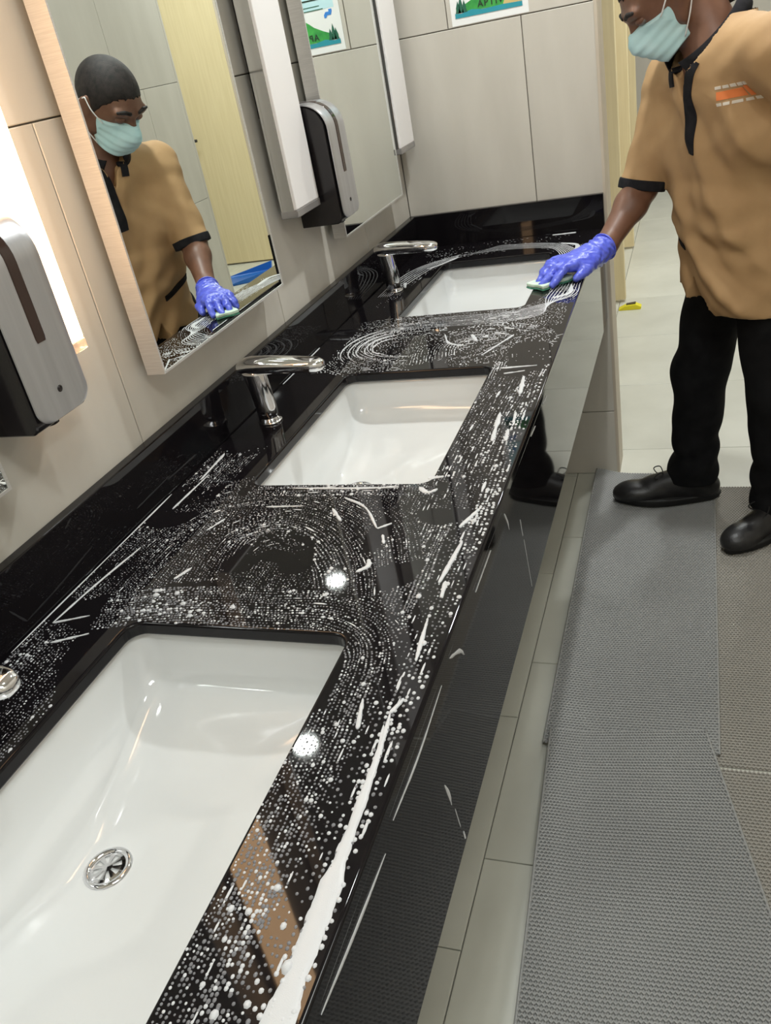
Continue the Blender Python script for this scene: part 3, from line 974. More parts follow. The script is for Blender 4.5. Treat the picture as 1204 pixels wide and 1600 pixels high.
S = Suds()
NEAR = dict(pitch=.0044, step=.0046, r=(.0012, .0016), jit=.0004)
FINE = dict(pitch=.0045, step=.0047, r=(.0009, .0013), jit=.0004)
# general wipe along the counter: rows of beads parallel to the front edge
S.swath([(.515, -2.60), (.515, -1.9), (.515, -1.0)], .115, fill=.98, streak=.01, seed=3, thr=-2.6, **NEAR)
S.swath([(.075, -2.55), (.070, -2.2), (.070, -1.75)], .130, fill=.90, streak=.01, seed=4, thr=-1.0, **FINE)
S.swath([(.29, -1.955), (.29, -1.555)], .42, fill=.95, streak=.01, seed=5, thr=-1.2, **FINE)
S.swath([(.035, -1.90), (.045, -1.74), (.090, -1.63), (.190, -1.585), (.32, -1.63), (.41, -1.70), (.455, -1.80)], .11, fill=.95, streak=.02, seed=6, thr=-1.1, **FINE)
S.swath([(.19, -1.85), (.185, -1.73), (.25, -1.685), (.33, -1.72), (.40, -1.81), (.44, -1.92)], .085, fill=.95, streak=.02, seed=7, thr=-1.0, **FINE)
S.swath([(.235, -1.80), (.255, -1.745), (.30, -1.745), (.325, -1.80)], .05, fill=.6, streak=.04, seed=8, thr=-.2, **FINE)
S.swath([(.08, -1.925), (.20, -1.90), (.32, -1.90), (.43, -1.905), (.50, -1.96), (.513, -2.08), (.512, -2.25), (.505, -2.60)], .084, fill=.985, streak=.006, seed=9, thr=-3.0, **NEAR)
S.swath([(.548, -2.60), (.548, -2.1), (.550, -1.7), (.548, -1.25), (.550, -1.02)], .050, pitch=.0062, step=.0072, r=(.0013, .0022), jit=.0006, fill=.92, streak=.05, seed=10, thr=-2.0)
S.swath([(.503, -1.65), (.50, -1.45), (.508, -1.28), (.52, -1.12)], .085, pitch=.0056, step=.0064, r=(.0010, .0019), jit=.0005, fill=.90, streak=.08, seed=11, thr=-1.5)
S.swath([(.045, -1.66), (.05, -1.50), (.060, -1.40)], .10, fill=.85, streak=.04, seed=12, thr=-.6, **FINE)
S.swath([(.15, -1.592), (.30, -1.590), (.47, -1.588)], .036, fill=.96, streak=.015, seed=13, thr=-2.0, **NEAR)
# strip between the middle and the farthest basin: looping strokes
S.swath([(.04, -.90), (.30, -.90), (.565, -.90)], .335, pitch=.0066, step=.0072, r=(.0008, .0015), jit=.0006, fill=.92, streak=.08, seed=21, thr=-1.3)
LOOP = dict(pitch=.0066, step=.0078, jit=.0005)
S.swath([(.30, -1.065), (.17, -1.04), (.085, -.96), (.085, -.85), (.17, -.785), (.30, -.80)], .135, r=(.0008, .0018), fill=.90, streak=.28, seed=14, thr=-1.6, **LOOP)
S.swath([(.32, -1.05), (.31, -.93), (.40, -.86), (.50, -.90)], .10, r=(.0009, .0019), fill=.90, streak=.22, seed=15, thr=-1.5, **LOOP)
S.swath([(.36, -1.06), (.45, -.97), (.56, -.90)], .09, r=(.0007, .0014), fill=.75, streak=.22, seed=16, thr=-.8, **LOOP)
S.swath([(.53, -1.07), (.52, -1.00)], .09, r=(.0008, .0015), fill=.5, streak=.1, seed=17, thr=-.3, **LOOP)
S.swath([(.06, -.775), (.20, -.755), (.35, -.765), (.47, -.75), (.535, -.66), (.545, -.52), (.535, -.36), (.52, -.20)], .090, r=(.0006, .0012), fill=.92, streak=.45, seed=18, thr=-1.9, **LOOP)
S.swath([(.03, -.62), (.05, -.45), (.075, -.28), (.14, -.15), (.28, -.11), (.44, -.13), (.52, -.22)], .10, pitch=.0085, step=.0110, r=(.0005, .0010), jit=.0008, fill=.65, streak=.6, seed=19, thr=-.4)
S.swath([(.05, -.10), (.25, -.06), (.45, -.07), (.55, -.12)], .08, pitch=.0090, step=.012, r=(.0004, .0008), jit=.0008, fill=.55, streak=.6, seed=20, thr=0.0)
b = S.b
ok = (b[:, 0] > .006) & (b[:, 0] < XF - .005) & (b[:, 1] < -.006) & (b[:, 1] > -2.75) & ~in_hole(b[:, 0], b[:, 1])
for fy in (-0.473, -1.312, -2.186):
    ok &= np.hypot((b[:, 0] - .062), (b[:, 1] - fy) * .8) > .035 + .01 * rng.uniform(0, 1, len(b))
# hand-wiped clean patches
for (cx, cy, rx, ry) in ((.055, -1.33, .09, .13), (.03, -.95, .035, .25), (.02, -.6, .03, .4), (.42, -1.72, .018, .05), (.28, -1.78, .03, .016)):
    ok &= ((b[:, 0] - cx) / rx) ** 2 + ((b[:, 1] - cy) / ry) ** 2 > rng.uniform(.7, 1.2, len(b))
b = b[ok]
b[:, 2:4] = np.clip(b[:, 2:4], .0005, .016)
is_foam = (b[:, 5] > .5) | (b[:, 3] > .0021) | (rng.uniform(0, 1, len(b)) < .22) | (b[:, 1] > -1.15)
o1 = tag(link('soap_suds', domes('soap_suds', b[~is_foam], ZC - .0001), None, M['suds']), 'tiny clear soap bubbles dotted in rows over the black countertop', 'soap suds', kind='stuff')
o2 = tag(link('soap_foam', domes('soap_foam', b[is_foam], ZC - .0001), None, M['foam']), 'white soap foam dots and streaks in swirls over the black countertop', 'soap foam', kind='stuff')

# larger smears of foam, each following the sweep of the cloth
STREAKS = [
    ([(.5615, -2.50), (.5605, -2.40), (.5595, -2.33), (.558, -2.26), (.5555, -2.18), (.552, -2.11), (.5475, -2.065)], [.026, .025, .020, .014, .009, .0055, .004], .0015),
    ([(.5475, -2.068), (.556, -2.045)], [.005, .005], .0016),
    ([(.546, -2.085), (.5525, -2.13), (.557, -2.165)], [.003, .003, .002], .0013),
    ([(.511, -2.05), (.520, -2.095)], [.004, .005], .0016),
    ([(.0455, -1.765), (.030, -1.87), (.022, -1.955)], [.003, .004, .003], .0012),
    ([(.022, -1.955), (.07, -1.935)], [.004, .003], .0012),
    ([(.05, -1.995), (.095, -1.972)], [.004, .003], .0012),
    ([(.150, -1.68), (.135, -1.715)], [.0035, .0045], .0014),
    ([(.165, -1.815), (.152, -1.845)], [.004, .005], .0015),
    ([(.035, -1.65), (.040, -1.53)], [.0045, .002], .0013),
    ([(.030, -1.45), (.034, -1.55)], [.006, .004], .0015),
    ([(.330, -1.615), (.375, -1.645), (.414, -1.705)], [.004, .0045, .004], .0016),
    ([(.414, -1.705), (.432, -1.690)], [.004, .004], .0014),
    ([(.428, -1.722), (.437, -1.745)], [.004, .004], .0014),
    ([(.322, -1.648), (.350, -1.685)], [.0045, .0055], .0016),
    ([(.205, -1.643), (.270, -1.640)], [.0035, .0025], .0013),
    ([(.428, -1.785), (.432, -1.80), (.42, -1.815)], [.006, .008, .004], .0018),
    ([(.545, -1.905), (.552, -1.985)], [.004, .006], .0016),
    ([(.548, -1.83), (.551, -1.865)], [.005, .005], .0016),
    ([(.548, -1.735), (.540, -1.835)], [.005, .008], .0018),
    ([(.553, -1.65), (.535, -1.70)], [.006, .008], .0018),
    ([(.533, -1.150), (.540, -1.235)], [.007, .008], .0018),
    ([(.519, -1.315), (.527, -1.43)], [.007, .008], .0018),
    ([(.547, -1.315), (.550, -1.36)], [.005, .005], .0015),
    ([(.546, -1.385), (.550, -1.43)], [.006, .007], .0016),
    ([(.478, -1.10), (.55, -1.095)], [.006, .003], .0014),
    ([(.490, -1.13), (.53, -1.12)], [.004, .003], .0014),
    ([(.470, -.905), (.422, -1.02)], [.006, .004], .0014),
    ([(.372, -.885), (.392, -.930)], [.009, .007], .0018),
    ([(.305, -.87), (.33, -.93), (.375, -.955)], [.004, .006, .003], .0014),
    ([(.445, -1.585), (.462, -1.600), (.475, -1.590)], [.008, .007, .005], .0018),
    ([(.450, -1.555), (.475, -1.55)], [.008, .006], .0018),
    ([(.225, -1.583), (.33, -1.585), (.41, -1.583)], [.003, .005, .003], .0014),
    ([(.07, -.40), (.085, -.45)], [.010, .006], .0015),
    ([(.17, -.17), (.13, -.24), (.10, -.27)], [.006, .004, .005], .0014),
    ([(.47, -.13), (.52, -.17), (.525, -.26)], [.006, .014, .010], .0014),
    ([(.52, -.66), (.555, -.63), (.552, -.56)], [.010, .012, .006], .0016),
    ([(.004, -1.12), (.004, -.90)], [.003, .004], .0012),
    ([(.004, -2.02), (.004, -1.60)], [.002, .003], .0010),
    ([(.43, -.02), (.50, -.018)], [.005, .012], .0016),
]
for k, R_ in enumerate((.045, .062, .080, .098, .115)):
    a0, a1 = 95 + 6 * k, 262 - 10 * k
    STREAKS.append(([(.195 + R_ * 1.05 * math.cos(math.radians(a0 + (a1 - a0) * q / 6)), -.92 + R_ * 1.15 * math.sin(math.radians(a0 + (a1 - a0) * q / 6))) for q in range(7)], [.0015, .004, .0035, .003, .002], .0013))
for k in range(9):
    o_ = -.035 + .0088 * k
    STREAKS.append(([(.08 + .02 * k, -.79 + o_), (.25, -.775 + o_), (.42, -.775 + o_), (.50 - .3 * o_, -.74 + o_ * .9), (.535 + o_ * .9, -.65), (.545 + o_ * .8, -.55)], [.0006, .0008, .0014, .0022, .0026, .0014], .0008))
for k in range(9):
    o_ = -.04 + .009 * k
    STREAKS.append(([(.535 + o_ * .8, -.42), (.53 + o_ * .8, -.33), (.50 + o_ * .7, -.22), (.44 + o_ * .3, -.14 + o_ * .6), (.30, -.105 + o_ * .8), (.18 + .01 * k, -.12 + o_ * .9)], [.0022, .0026, .0022, .0012, .0008, .0005], .0008))
for k in range(6):
    o_ = -.03 + .011 * k
    STREAKS.append(([(.045 + o_ * .6, -.52), (.065 + o_, -.36), (.10 + o_ * .9, -.24 - o_ * .2), (.17, -.16 - o_ * .8)], [.001, .002, .002, .001], .0009))
bm = bmesh.new()
for k, (pts, wid, h) in enumerate(STREAKS):
    ribbon(bm, pts, wid, h, 'z', .34, k)
# drips that ran over the front edge down the apron
for k, (pts, wid) in enumerate((
        ([(-2.36, .808), (-2.28, .800), (-2.20, .795)], [.003, .005, .002]),
        ([(-2.17, .805), (-2.08, .800), (-1.98, .806)], [.003, .004, .002]),
        ([(-1.94, .812), (-1.90, .790), (-1.885, .772)], [.003, .006, .002]),
        ([(-1.80, .806), (-1.70, .806)], [.003, .003]),
        ([(-1.60, .806), (-1.585, .782), (-1.58, .765)], [.004, .004, .001]),
        ([(-1.35, .812), (-1.30, .808)], [.004, .003]), ([(-1.21, .810), (-1.16, .806)], [.004, .003]),
        ([(-2.03, .700), (-2.022, .676), (-2.02, .655)], [.003, .006, .0015]), ([(-2.012, .640), (-2.006, .600)], [.0015, .002]),
        ([(-2.0, .585), (-1.998, .570)], [.004, .003]), ([(-1.50, .735), (-1.495, .700)], [.002, .002]), ([(-1.49, .690), (-1.47, .580)], [.0015, .0015]))):
    ribbon(bm, pts, wid, .0012, 'x', .2, 300 + k)
me = bm_mesh('foam_smears', bm, True)
tag(link('foam_smears', me, None, M['foam']), 'long white foam smears and drips on the countertop and its front edge', 'soap foam', kind='stuff')


# ------------------------------------------------------------------ the person: signed distance fields turned into meshes
def surface_nets(vals, origin, h):
    vals = vals.astype(np.float32)
    s = vals < 0
    nx, ny, nz = vals.shape
    c = np.zeros((nx - 1, ny - 1, nz - 1), np.int8)
    for dx in (0, 1):
        for dy in (0, 1):
            for dz in (0, 1):
                c += s[dx:nx - 1 + dx, dy:ny - 1 + dy, dz:nz - 1 + dz]
    act = (c > 0) & (c < 8)
    idx = np.argwhere(act)
    if len(idx) == 0: return np.zeros((0, 3)), np.zeros((0, 4), int)
    vid = np.full(act.shape, -1, np.int32)
    vid[act] = np.arange(len(idx))
    pos = np.zeros((len(idx), 3)); cnt = np.zeros(len(idx))
    corners = [(a, b_, c_) for a in (0, 1) for b_ in (0, 1) for c_ in (0, 1)]
    cv = {q: vals[idx[:, 0] + q[0], idx[:, 1] + q[1], idx[:, 2] + q[2]] for q in corners}
    for q in corners:
        for ax in range(3):
            if q[ax] == 0:
                p2 = list(q); p2[ax] = 1; p2 = tuple(p2)
                a, b_ = cv[q], cv[p2]
                mk = (a < 0) != (b_ < 0)
                t = np.where(mk, a / np.where(mk, a - b_, 1), 0)
                pt = np.zeros((len(idx), 3)) + np.array(q)
                pt[:, ax] = t
                pos[mk] += pt[mk]; cnt[mk] += 1
    verts = (idx + pos / cnt[:, None]) * h + np.array(origin)
    faces = []
    for ax in range(3):
        sl0 = [slice(None)] * 3; sl1 = [slice(None)] * 3
        sl0[ax] = slice(0, -1); sl1[ax] = slice(1, None)
        ch = s[tuple(sl0)] != s[tuple(sl1)]
        e_ = np.argwhere(ch)
        b1, b2 = (ax + 1) % 3, (ax + 2) % 3
        good = (e_[:, b1] > 0) & (e_[:, b2] > 0) & (e_[:, b1] < vals.shape[b1] - 1) & (e_[:, b2] < vals.shape[b2] - 1)
        e_ = e_[good]
        inside = s[e_[:, 0], e_[:, 1], e_[:, 2]]
        def cell(d1, d2):
            k = e_.copy(); k[:, b1] += d1; k[:, b2] += d2
            return vid[k[:, 0], k[:, 1], k[:, 2]]
        q = np.stack([cell(-1, -1), cell(0, -1), cell(0, 0), cell(-1, 0)], 1)
        q[~inside] = q[~inside][:, ::-1]
        faces.append(q)
    return verts, np.concatenate(faces)


def np_mesh(name, verts, faces):
    me = bpy.data.meshes.new(name)
    me.vertices.add(len(verts)); me.vertices.foreach_set('co', np.asarray(verts, np.float32).ravel())
    me.loops.add(faces.size); me.loops.foreach_set('vertex_index', faces.ravel().astype(np.int32))
    me.polygons.add(len(faces)); me.polygons.foreach_set('loop_start', (np.arange(len(faces)) * faces.shape[1]).astype(np.int32))
    me.update(calc_edges=True)
    me.validate()
    me.polygons.foreach_set('use_smooth', [True] * len(me.polygons))
    return me


class Field:
    def __init__(self, lo, hi, h):
        self.h = h
        self.lo = np.array(lo, float)
        n = np.ceil((np.array(hi) - self.lo) / h).astype(int) + 1
        self.ax = [self.lo[i] + np.arange(n[i]) * h for i in range(3)]
        self.v = np.full(n, 1.0, np.float32)

    def sub(self, lo, hi):
        sl = []
        for i in range(3):
            a = max(0, int(math.floor((lo[i] - self.lo[i]) / self.h)))
            b_ = min(len(self.ax[i]), int(math.ceil((hi[i] - self.lo[i]) / self.h)) + 1)
            if b_ <= a: return None, None
            sl.append(slice(a, b_))
        g = np.meshgrid(*[self.ax[i][sl[i]] for i in range(3)], indexing='ij', sparse=True)
        return tuple(sl), g

    def smin(self, sl, d, k):
        a = self.v[sl]
        if k <= 0:
            self.v[sl] = np.minimum(a, d)
        else:
            hh = np.maximum(k - np.abs(a - d), 0) / k
            self.v[sl] = np.minimum(a, d) - hh * hh * k * .25

    def cap(self, a, b_, ra, rb, k=.02, flat=None):
        """tapered capsule; flat=(axis vector, factor) squashes it along an axis"""
        a, b_ = np.array(a, float), np.array(b_, float)
        mr = max(ra, rb) + k + .02
        sl, g = self.sub(np.minimum(a, b_) - mr, np.maximum(a, b_) + mr)
        if sl is None: return
        ab = b_ - a
        L2 = ab @ ab + 1e-12
        px, py, pz = g[0] - a[0], g[1] - a[1], g[2] - a[2]
        t = np.clip((px * ab[0] + py * ab[1] + pz * ab[2]) / L2, 0, 1)
        qx, qy, qz = px - t * ab[0], py - t * ab[1], pz - t * ab[2]
        if flat is not None:
            n, f = np.array(flat[0], float), flat[1]
            n /= np.linalg.norm(n)
            dn = (qx * n[0] + qy * n[1] + qz * n[2]) * (1 / f - 1)
            qx, qy, qz = qx + dn * n[0], qy + dn * n[1], qz + dn * n[2]
        d = np.sqrt(qx * qx + qy * qy + qz * qz) - (ra + (rb - ra) * t)
        self.smin(sl, d.astype(np.float32), k)

    def ell(self, c, axes, rad, k=.02, subtract=False):
        c = np.array(c, float)
        mr = max(rad) + k + .02
        sl, g = self.sub(c - mr, c + mr)
        if sl is None: return
        px, py, pz = g[0] - c[0], g[1] - c[1], g[2] - c[2]
        q2 = 0; g2 = 0
        for ax_, r_ in zip(axes, rad):
            e_ = (px * ax_[0] + py * ax_[1] + pz * ax_[2])
            q2 = q2 + (e_ / r_) ** 2
            g2 = g2 + (e_ / (r_ * r_)) ** 2
        k0 = np.sqrt(q2); k1 = np.sqrt(g2) + 1e-9
        d = (k0 * (k0 - 1) / k1).astype(np.float32)
        if subtract:
            a = self.v[sl]; dd = -d
            hh = np.maximum(k - np.abs(a - dd), 0) / max(k, 1e-6)
            self.v[sl] = np.maximum(a, dd) + hh * hh * k * .25
        else:
            self.smin(sl, d, k)

    def grid(self):
        return np.meshgrid(*self.ax, indexing='ij', sparse=True)

    def mesh(self, name):
        return np_mesh(name, *surface_nets(self.v, self.lo, self.h))


def unit(v):
    v = np.array(v, float)
    return v / np.linalg.norm(v)


Zv = np.array([0, 0, 1.0])
Fc = unit((-.85, -.53, 0)); Lc = np.array([-Fc[1], Fc[0], 0])       # chest facing and his left
Fp = unit((-.96, -.28, 0)); Lp = np.array([-Fp[1], Fp[0], 0])       # pelvis
PEL = np.array([.958, -.285, .81]); WAI = np.array([.930, -.298, .96]); CHE = np.array([.938, -.360, 1.14]); NEC = np.array([.875, -.385, 1.30])
SHR = np.array([.785, -.220, 1.232]); ELR = np.array([.707, -.262, .995]); WRR = np.array([.622, -.393, .887])
SHL = np.array([1.000, -.535, 1.285]); ELL = np.array([1.175, -.51, 1.06]); WRL = np.array([1.21, -.30, .93])
HIPR = np.array([.915, -.195, .78]); KNR = np.array([.850, -.175, .44]); ANR = np.array([.835, -.180, .095])
HIPL = np.array([1.005, -.350, .78]); KNL = np.array([1.045, -.365, .44]); ANL = np.array([1.065, -.335, .095])
HC = np.array([.778, -.380, 1.424])
Fh = unit((-.70, -.19, -.69)); Uh = unit(Zv - (Zv @ Fh) * Fh); Lh = np.cross(Uh, Fh)
H = lambda f, l, u_: HC + Fh * f + Lh * l + Uh * u_
HA = (Fh, Lh, Uh)


def head_field(fd, grow=0.0):
    fd.ell(H(-.012, 0, .028), HA, (.097 + grow, .076 + grow, .088 + grow), .02)
    fd.ell(H(.022, 0, -.045), HA, (.063 + grow, .056 + grow, .068 + grow), .035)
    fd.cap(H(.062, -.028, .030), H(.062, .028, .030), .022 + grow, .022 + grow, .02)


body = Field((.40, -.62, .03), (1.30, .02, 1.56), .004)
head_field(body)
body.cap(H(.082, 0, .022), H(.104, 0, -.018), .010, .014, .014)
body.ell(H(.094, 0, -.055), HA, (.014, .024, .012), .014)
body.cap(H(.076, -.050, .036), H(.084, -.016, .034), .008, .008, .014)
body.cap(H(.076, .050, .036), H(.084, .016, .034), .008, .008, .014)
for sgn in (-1, 1):
    body.ell(H(.096, sgn * .033, .012), HA, (.013, .019, .011), .012, subtract=True)
    body.ell(H(-.012, sgn * .080, -.002), (unit(Fh + sgn * -.5 * Lh), unit(Lh + sgn * .5 * Fh), Uh), (.020, .008, .033), .006)
    body.cap(H(-.002, sgn * .074, -.02), H(.02, sgn * .068, -.05), .012, .012, .02)
body.cap(H(-.035, 0, -.045), NEC + np.array([.012, 0, .0]), .053, .058, .03)
body.cap(NEC - Zv * .04, CHE, .055, .085, .05); body.cap(CHE, PEL, .085, .095, .05)
body.cap(NEC - Zv * .06, SHR - Zv * .01, .040, .044, .04); body.cap(SHR - Zv * .01, ELR, .044, .039, .03)
body.cap(ELR, ELR + (WRR - ELR) * .3, .039, .040, .02); body.cap(ELR + (WRR - ELR) * .3, WRR, .040, .0275, .02, flat=(np.array([.3, -.3, 1]), .9))
body.cap(WRR, WRR + np.array([-.06, -.055, -.012]), .026, .022, .02)
body.cap(NEC - Zv * .06, SHL, .040, .045, .04); body.cap(SHL, ELL, .048, .040, .03); body.cap(ELL, WRL, .040, .027, .02)
body.ell(WRL + np.array([.01, .05, -.04]), (unit((.1, .6, -.6)), unit((1, 0, .2)), unit((0, .7, .7))), (.085, .016, .04), .02)
for hp, kn, an in ((HIPR, KNR, ANR), (HIPL, KNL, ANL)):
    body.cap(hp, kn, .078, .052, .04); body.cap(kn, an, .052, .034, .03)
person = link('person', body.mesh('person'), None, M['skin'])
tag(person, 'person in a tan black-trimmed uniform shirt and blue mask wiping the countertop', 'person')

# eyes and brows
for sgn in (-1, 1):
    fe = Field(H(.082, sgn * .033, .012) - .03, H(.082, sgn * .033, .012) + .03, .0015)
    fe.ell(H(.0745, sgn * .033, .011), HA, (.012, .0145, .0095), .0)
    link('eye', fe.mesh('eye'), person, M['eye'])
    fe = Field(H(.09, sgn * .033, .035) - .04, H(.09, sgn * .033, .035) + .04, .002)
    fe.cap(H(.0900, sgn * .016, .038), H(.0865, sgn * .034, .043), .0058, .0056, 0)
    fe.cap(H(.0865, sgn * .034, .043), H(.0800, sgn * .054, .040), .0056, .0042, 0)
    link('eyebrow', fe.mesh('eyebrow'), person, M['hair'])
    fe = Field(H(.082, sgn * .033, .012) - .03, H(.082, sgn * .033, .012) + .03, .0015)
    fe.ell(H(.0750, sgn * .033, .0140), HA, (.0132, .0158, .0095), .0)
    g = fe.grid(); uu = (g[0] - HC[0]) * Uh[0] + (g[1] - HC[1]) * Uh[1] + (g[2] - HC[2]) * Uh[2]
    fe.v = np.maximum(fe.v, (.0045 - uu).astype(np.float32))
    link('eyelid', fe.mesh('eyelid'), person, M['skin'])

# hair
hr = Field(HC - .16, HC + .16, .003)
hr.ell(H(-.013, 0, .029), HA, (.0995, .0785, .0905), .0)
g = hr.grid()
d_ = [g[i] - HC[i] for i in range(3)]
ff = d_[0] * Fh[0] + d_[1] * Fh[1] + d_[2] * Fh[2]; ll = d_[0] * Lh[0] + d_[1] * Lh[1] + d_[2] * Lh[2]; uu = d_[0] * Uh[0] + d_[1] * Uh[1] + d_[2] * Uh[2]
line = .020 + .62 * ff + .10 * np.maximum(0, ff) - 3.0 * np.maximum(0, ff - .045) ** 2 - .012 * (np.abs(ll) > .045) * np.clip((np.abs(ll) - .045) / .02, 0, 1)
line = line - .034 * np.clip((np.abs(ll) - .052) / .014, 0, 1) * np.exp(-((ff - .004) / .020) ** 2)
line = line + .0022 * np.sin(ll * 420 + 2 * np.sin(ff * 300)) + .0018 * np.sin(ff * 510 + ll * 220)
hr.v = np.maximum(hr.v, ((line - uu) * .8).astype(np.float32))
link('hair', hr.mesh('hair'), person, M['hair'])

# surgical mask with pleats and ear loops
mk = Field(HC + Fh * .05 - .13, HC + Fh * .05 + .13, .0022)
head_field(mk, .007)
mk.cap(H(.084, 0, .016), H(.112, 0, -.022), .015, .019, .022)
mk.cap(H(.088, -.016, -.050), H(.088, .016, -.050), .028, .028, .03)
mk.cap(H(.062, -.020, -.085), H(.062, .020, -.085), .034, .034, .03)
g = mk.grid(); d_ = [g[i] - HC[i] for i in range(3)]
ff = d_[0] * Fh[0] + d_[1] * Fh[1] + d_[2] * Fh[2]; ll = d_[0] * Lh[0] + d_[1] * Lh[1] + d_[2] * Lh[2]; uu = d_[0] * Uh[0] + d_[1] * Uh[1] + d_[2] * Uh[2]
mk.v = mk.v + (.0008 * np.sin(uu * 2 * np.pi / .020 + 1.0)).astype(np.float32)
reg = np.maximum(np.maximum(uu - (.006 - .10 * np.abs(ll) - .25 * np.maximum(0, np.abs(ll) - .03)), -.103 + .25 * np.abs(ll) - uu), np.maximum(np.abs(ll) - .066, .030 - .32 * (np.abs(uu + .05)) - ff))
mk.v = np.maximum(mk.v, reg.astype(np.float32))
mask_o = link('face_mask', mk.mesh('face_mask'), person, M['mask'])
mask_o['label'] = 'light blue pleated surgical mask'
for sgn in (-1, 1):
    for (a, b_) in (((.050, .066, -.012), (-.012, .086, .028)), ((.044, .062, -.082), (-.020, .084, -.030))):
        p0, p1 = H(a[0], sgn * a[1], a[2]), H(b_[0], sgn * b_[1], b_[2])
        midp = (p0 + p1) / 2 + Lh * sgn * .007
        link('ear_loop', tube('ear_loop', curve_pts([p0, midp, p1], 14), .0017, 6), mask_o, M['mask_white'])
    link('ear_loop', tube('ear_loop', curve_pts([H(-.012, sgn * .086, .028), H(-.033, sgn * .088, .0), H(-.020, sgn * .084, -.030)], 14), .0017, 6), mask_o, M['mask_white'])


# shirt
CUFFR = np.array([.704, -.266, 1.000])
COL_T = np.array([.800, -.410, 1.262]); COL_N = np.array([.930, -.345, 1.388])
COL_C = (COL_T + COL_N) / 2; COL_1 = (COL_T - COL_N) / 2; COL_UP = unit(np.cross(COL_1, Lc))
if COL_UP[2] < 0: COL_UP = -COL_UP


def shirt_field(lo, hi, h, grow=0.0):
    fd = Field(lo, hi, h)
    k = .05
    g_ = grow
    # trunk as stacked ovals: lateral wide, shallow front to back
    def oval(c, F, L, rf, rl, rz): fd.ell(c, (F, L, Zv), (rf + g_, rl + g_, rz + g_), k)
    oval(CHE + np.array([-.030, -.018, .105]), Fc, Lc, .100, .150, .10)
    oval(CHE, Fc, Lc, .122, .172, .15)
    oval(WAI, unit(Fc + Fp), unit(Lc + Lp), .146, .172, .17)
    oval(PEL + np.array([.004, 0, .03]), Fp, Lp, .152, .178, .17)
    oval(PEL + np.array([.008, 0, -.07]), Fp, Lp, .162, .188, .15)
    fd.cap(NEC + np.array([.004, 0, -.03]), SHR + np.array([.012, -.01, -.002]), .060 + g_, .054 + g_, .045)
    fd.cap(NEC + np.array([.03, 0, .0]), SHL + np.array([-.01, .01, .004]), .062 + g_, .062 + g_, .045)
    fd.cap(NEC + np.array([.030, .012, .045]), NEC + np.array([.02, .005, -.06]), .058 + g_, .075 + g_, .04)
    fd.cap(NEC + np.array([-.012, -.005, -.015]), NEC + np.array([.0, 0, -.06]), .066 + g_, .075 + g_, .03)
    # sleeves
    fd.cap(SHR, CUFFR + unit(CUFFR - SHR) * .02, .062 + g_, .0485 + g_, .06)
    oval(CHE - Lc * .085 + np.array([-.02, 0, -.05]), Fc, Lc, .10, .09, .13)
    fd.cap(SHL, SHL + (ELL - SHL) * 1.02, .070 + g_, .064 + g_, .03)
    return fd


def folds(fd):
    g = fd.grid()
    x, y, z = g
    lat = (x - WAI[0]) * Lc[0] + (y - WAI[1]) * Lc[1]
    fr = (x - WAI[0]) * Fc[0] + (y - WAI[1]) * Fc[1]
    # drapes running from his left shoulder down to the right hip, fading upwards
    t = lat * .80 + (z - 1.0) * .50
    w = 1 / (1 + np.exp(-(fr - .02) / .03))
    ph_ = t * 58 + 1.5 * np.sin(z * 9)
    d = .0085 * (np.sin(ph_) + .35 * np.sin(2 * ph_ + .6)) * np.clip((1.27 - z) / .15, 0, 1) * w * np.clip((lat + .06) / .08, .25, 1)
    d = d + .0045 * np.sin(z * 78 + lat * 22 + 2 * np.sin(lat * 17)) * np.exp(-((z - .90) / .07) ** 2) * w
    d = d + .0030 * np.sin(z * 60 - x * 40 + y * 55) * (1 - w)
    d = d + .0025 * np.sin(x * 55 + 2 * np.sin(z * 31)) * np.sin(y * 47 + z * 38)
    return d.astype(np.float32)


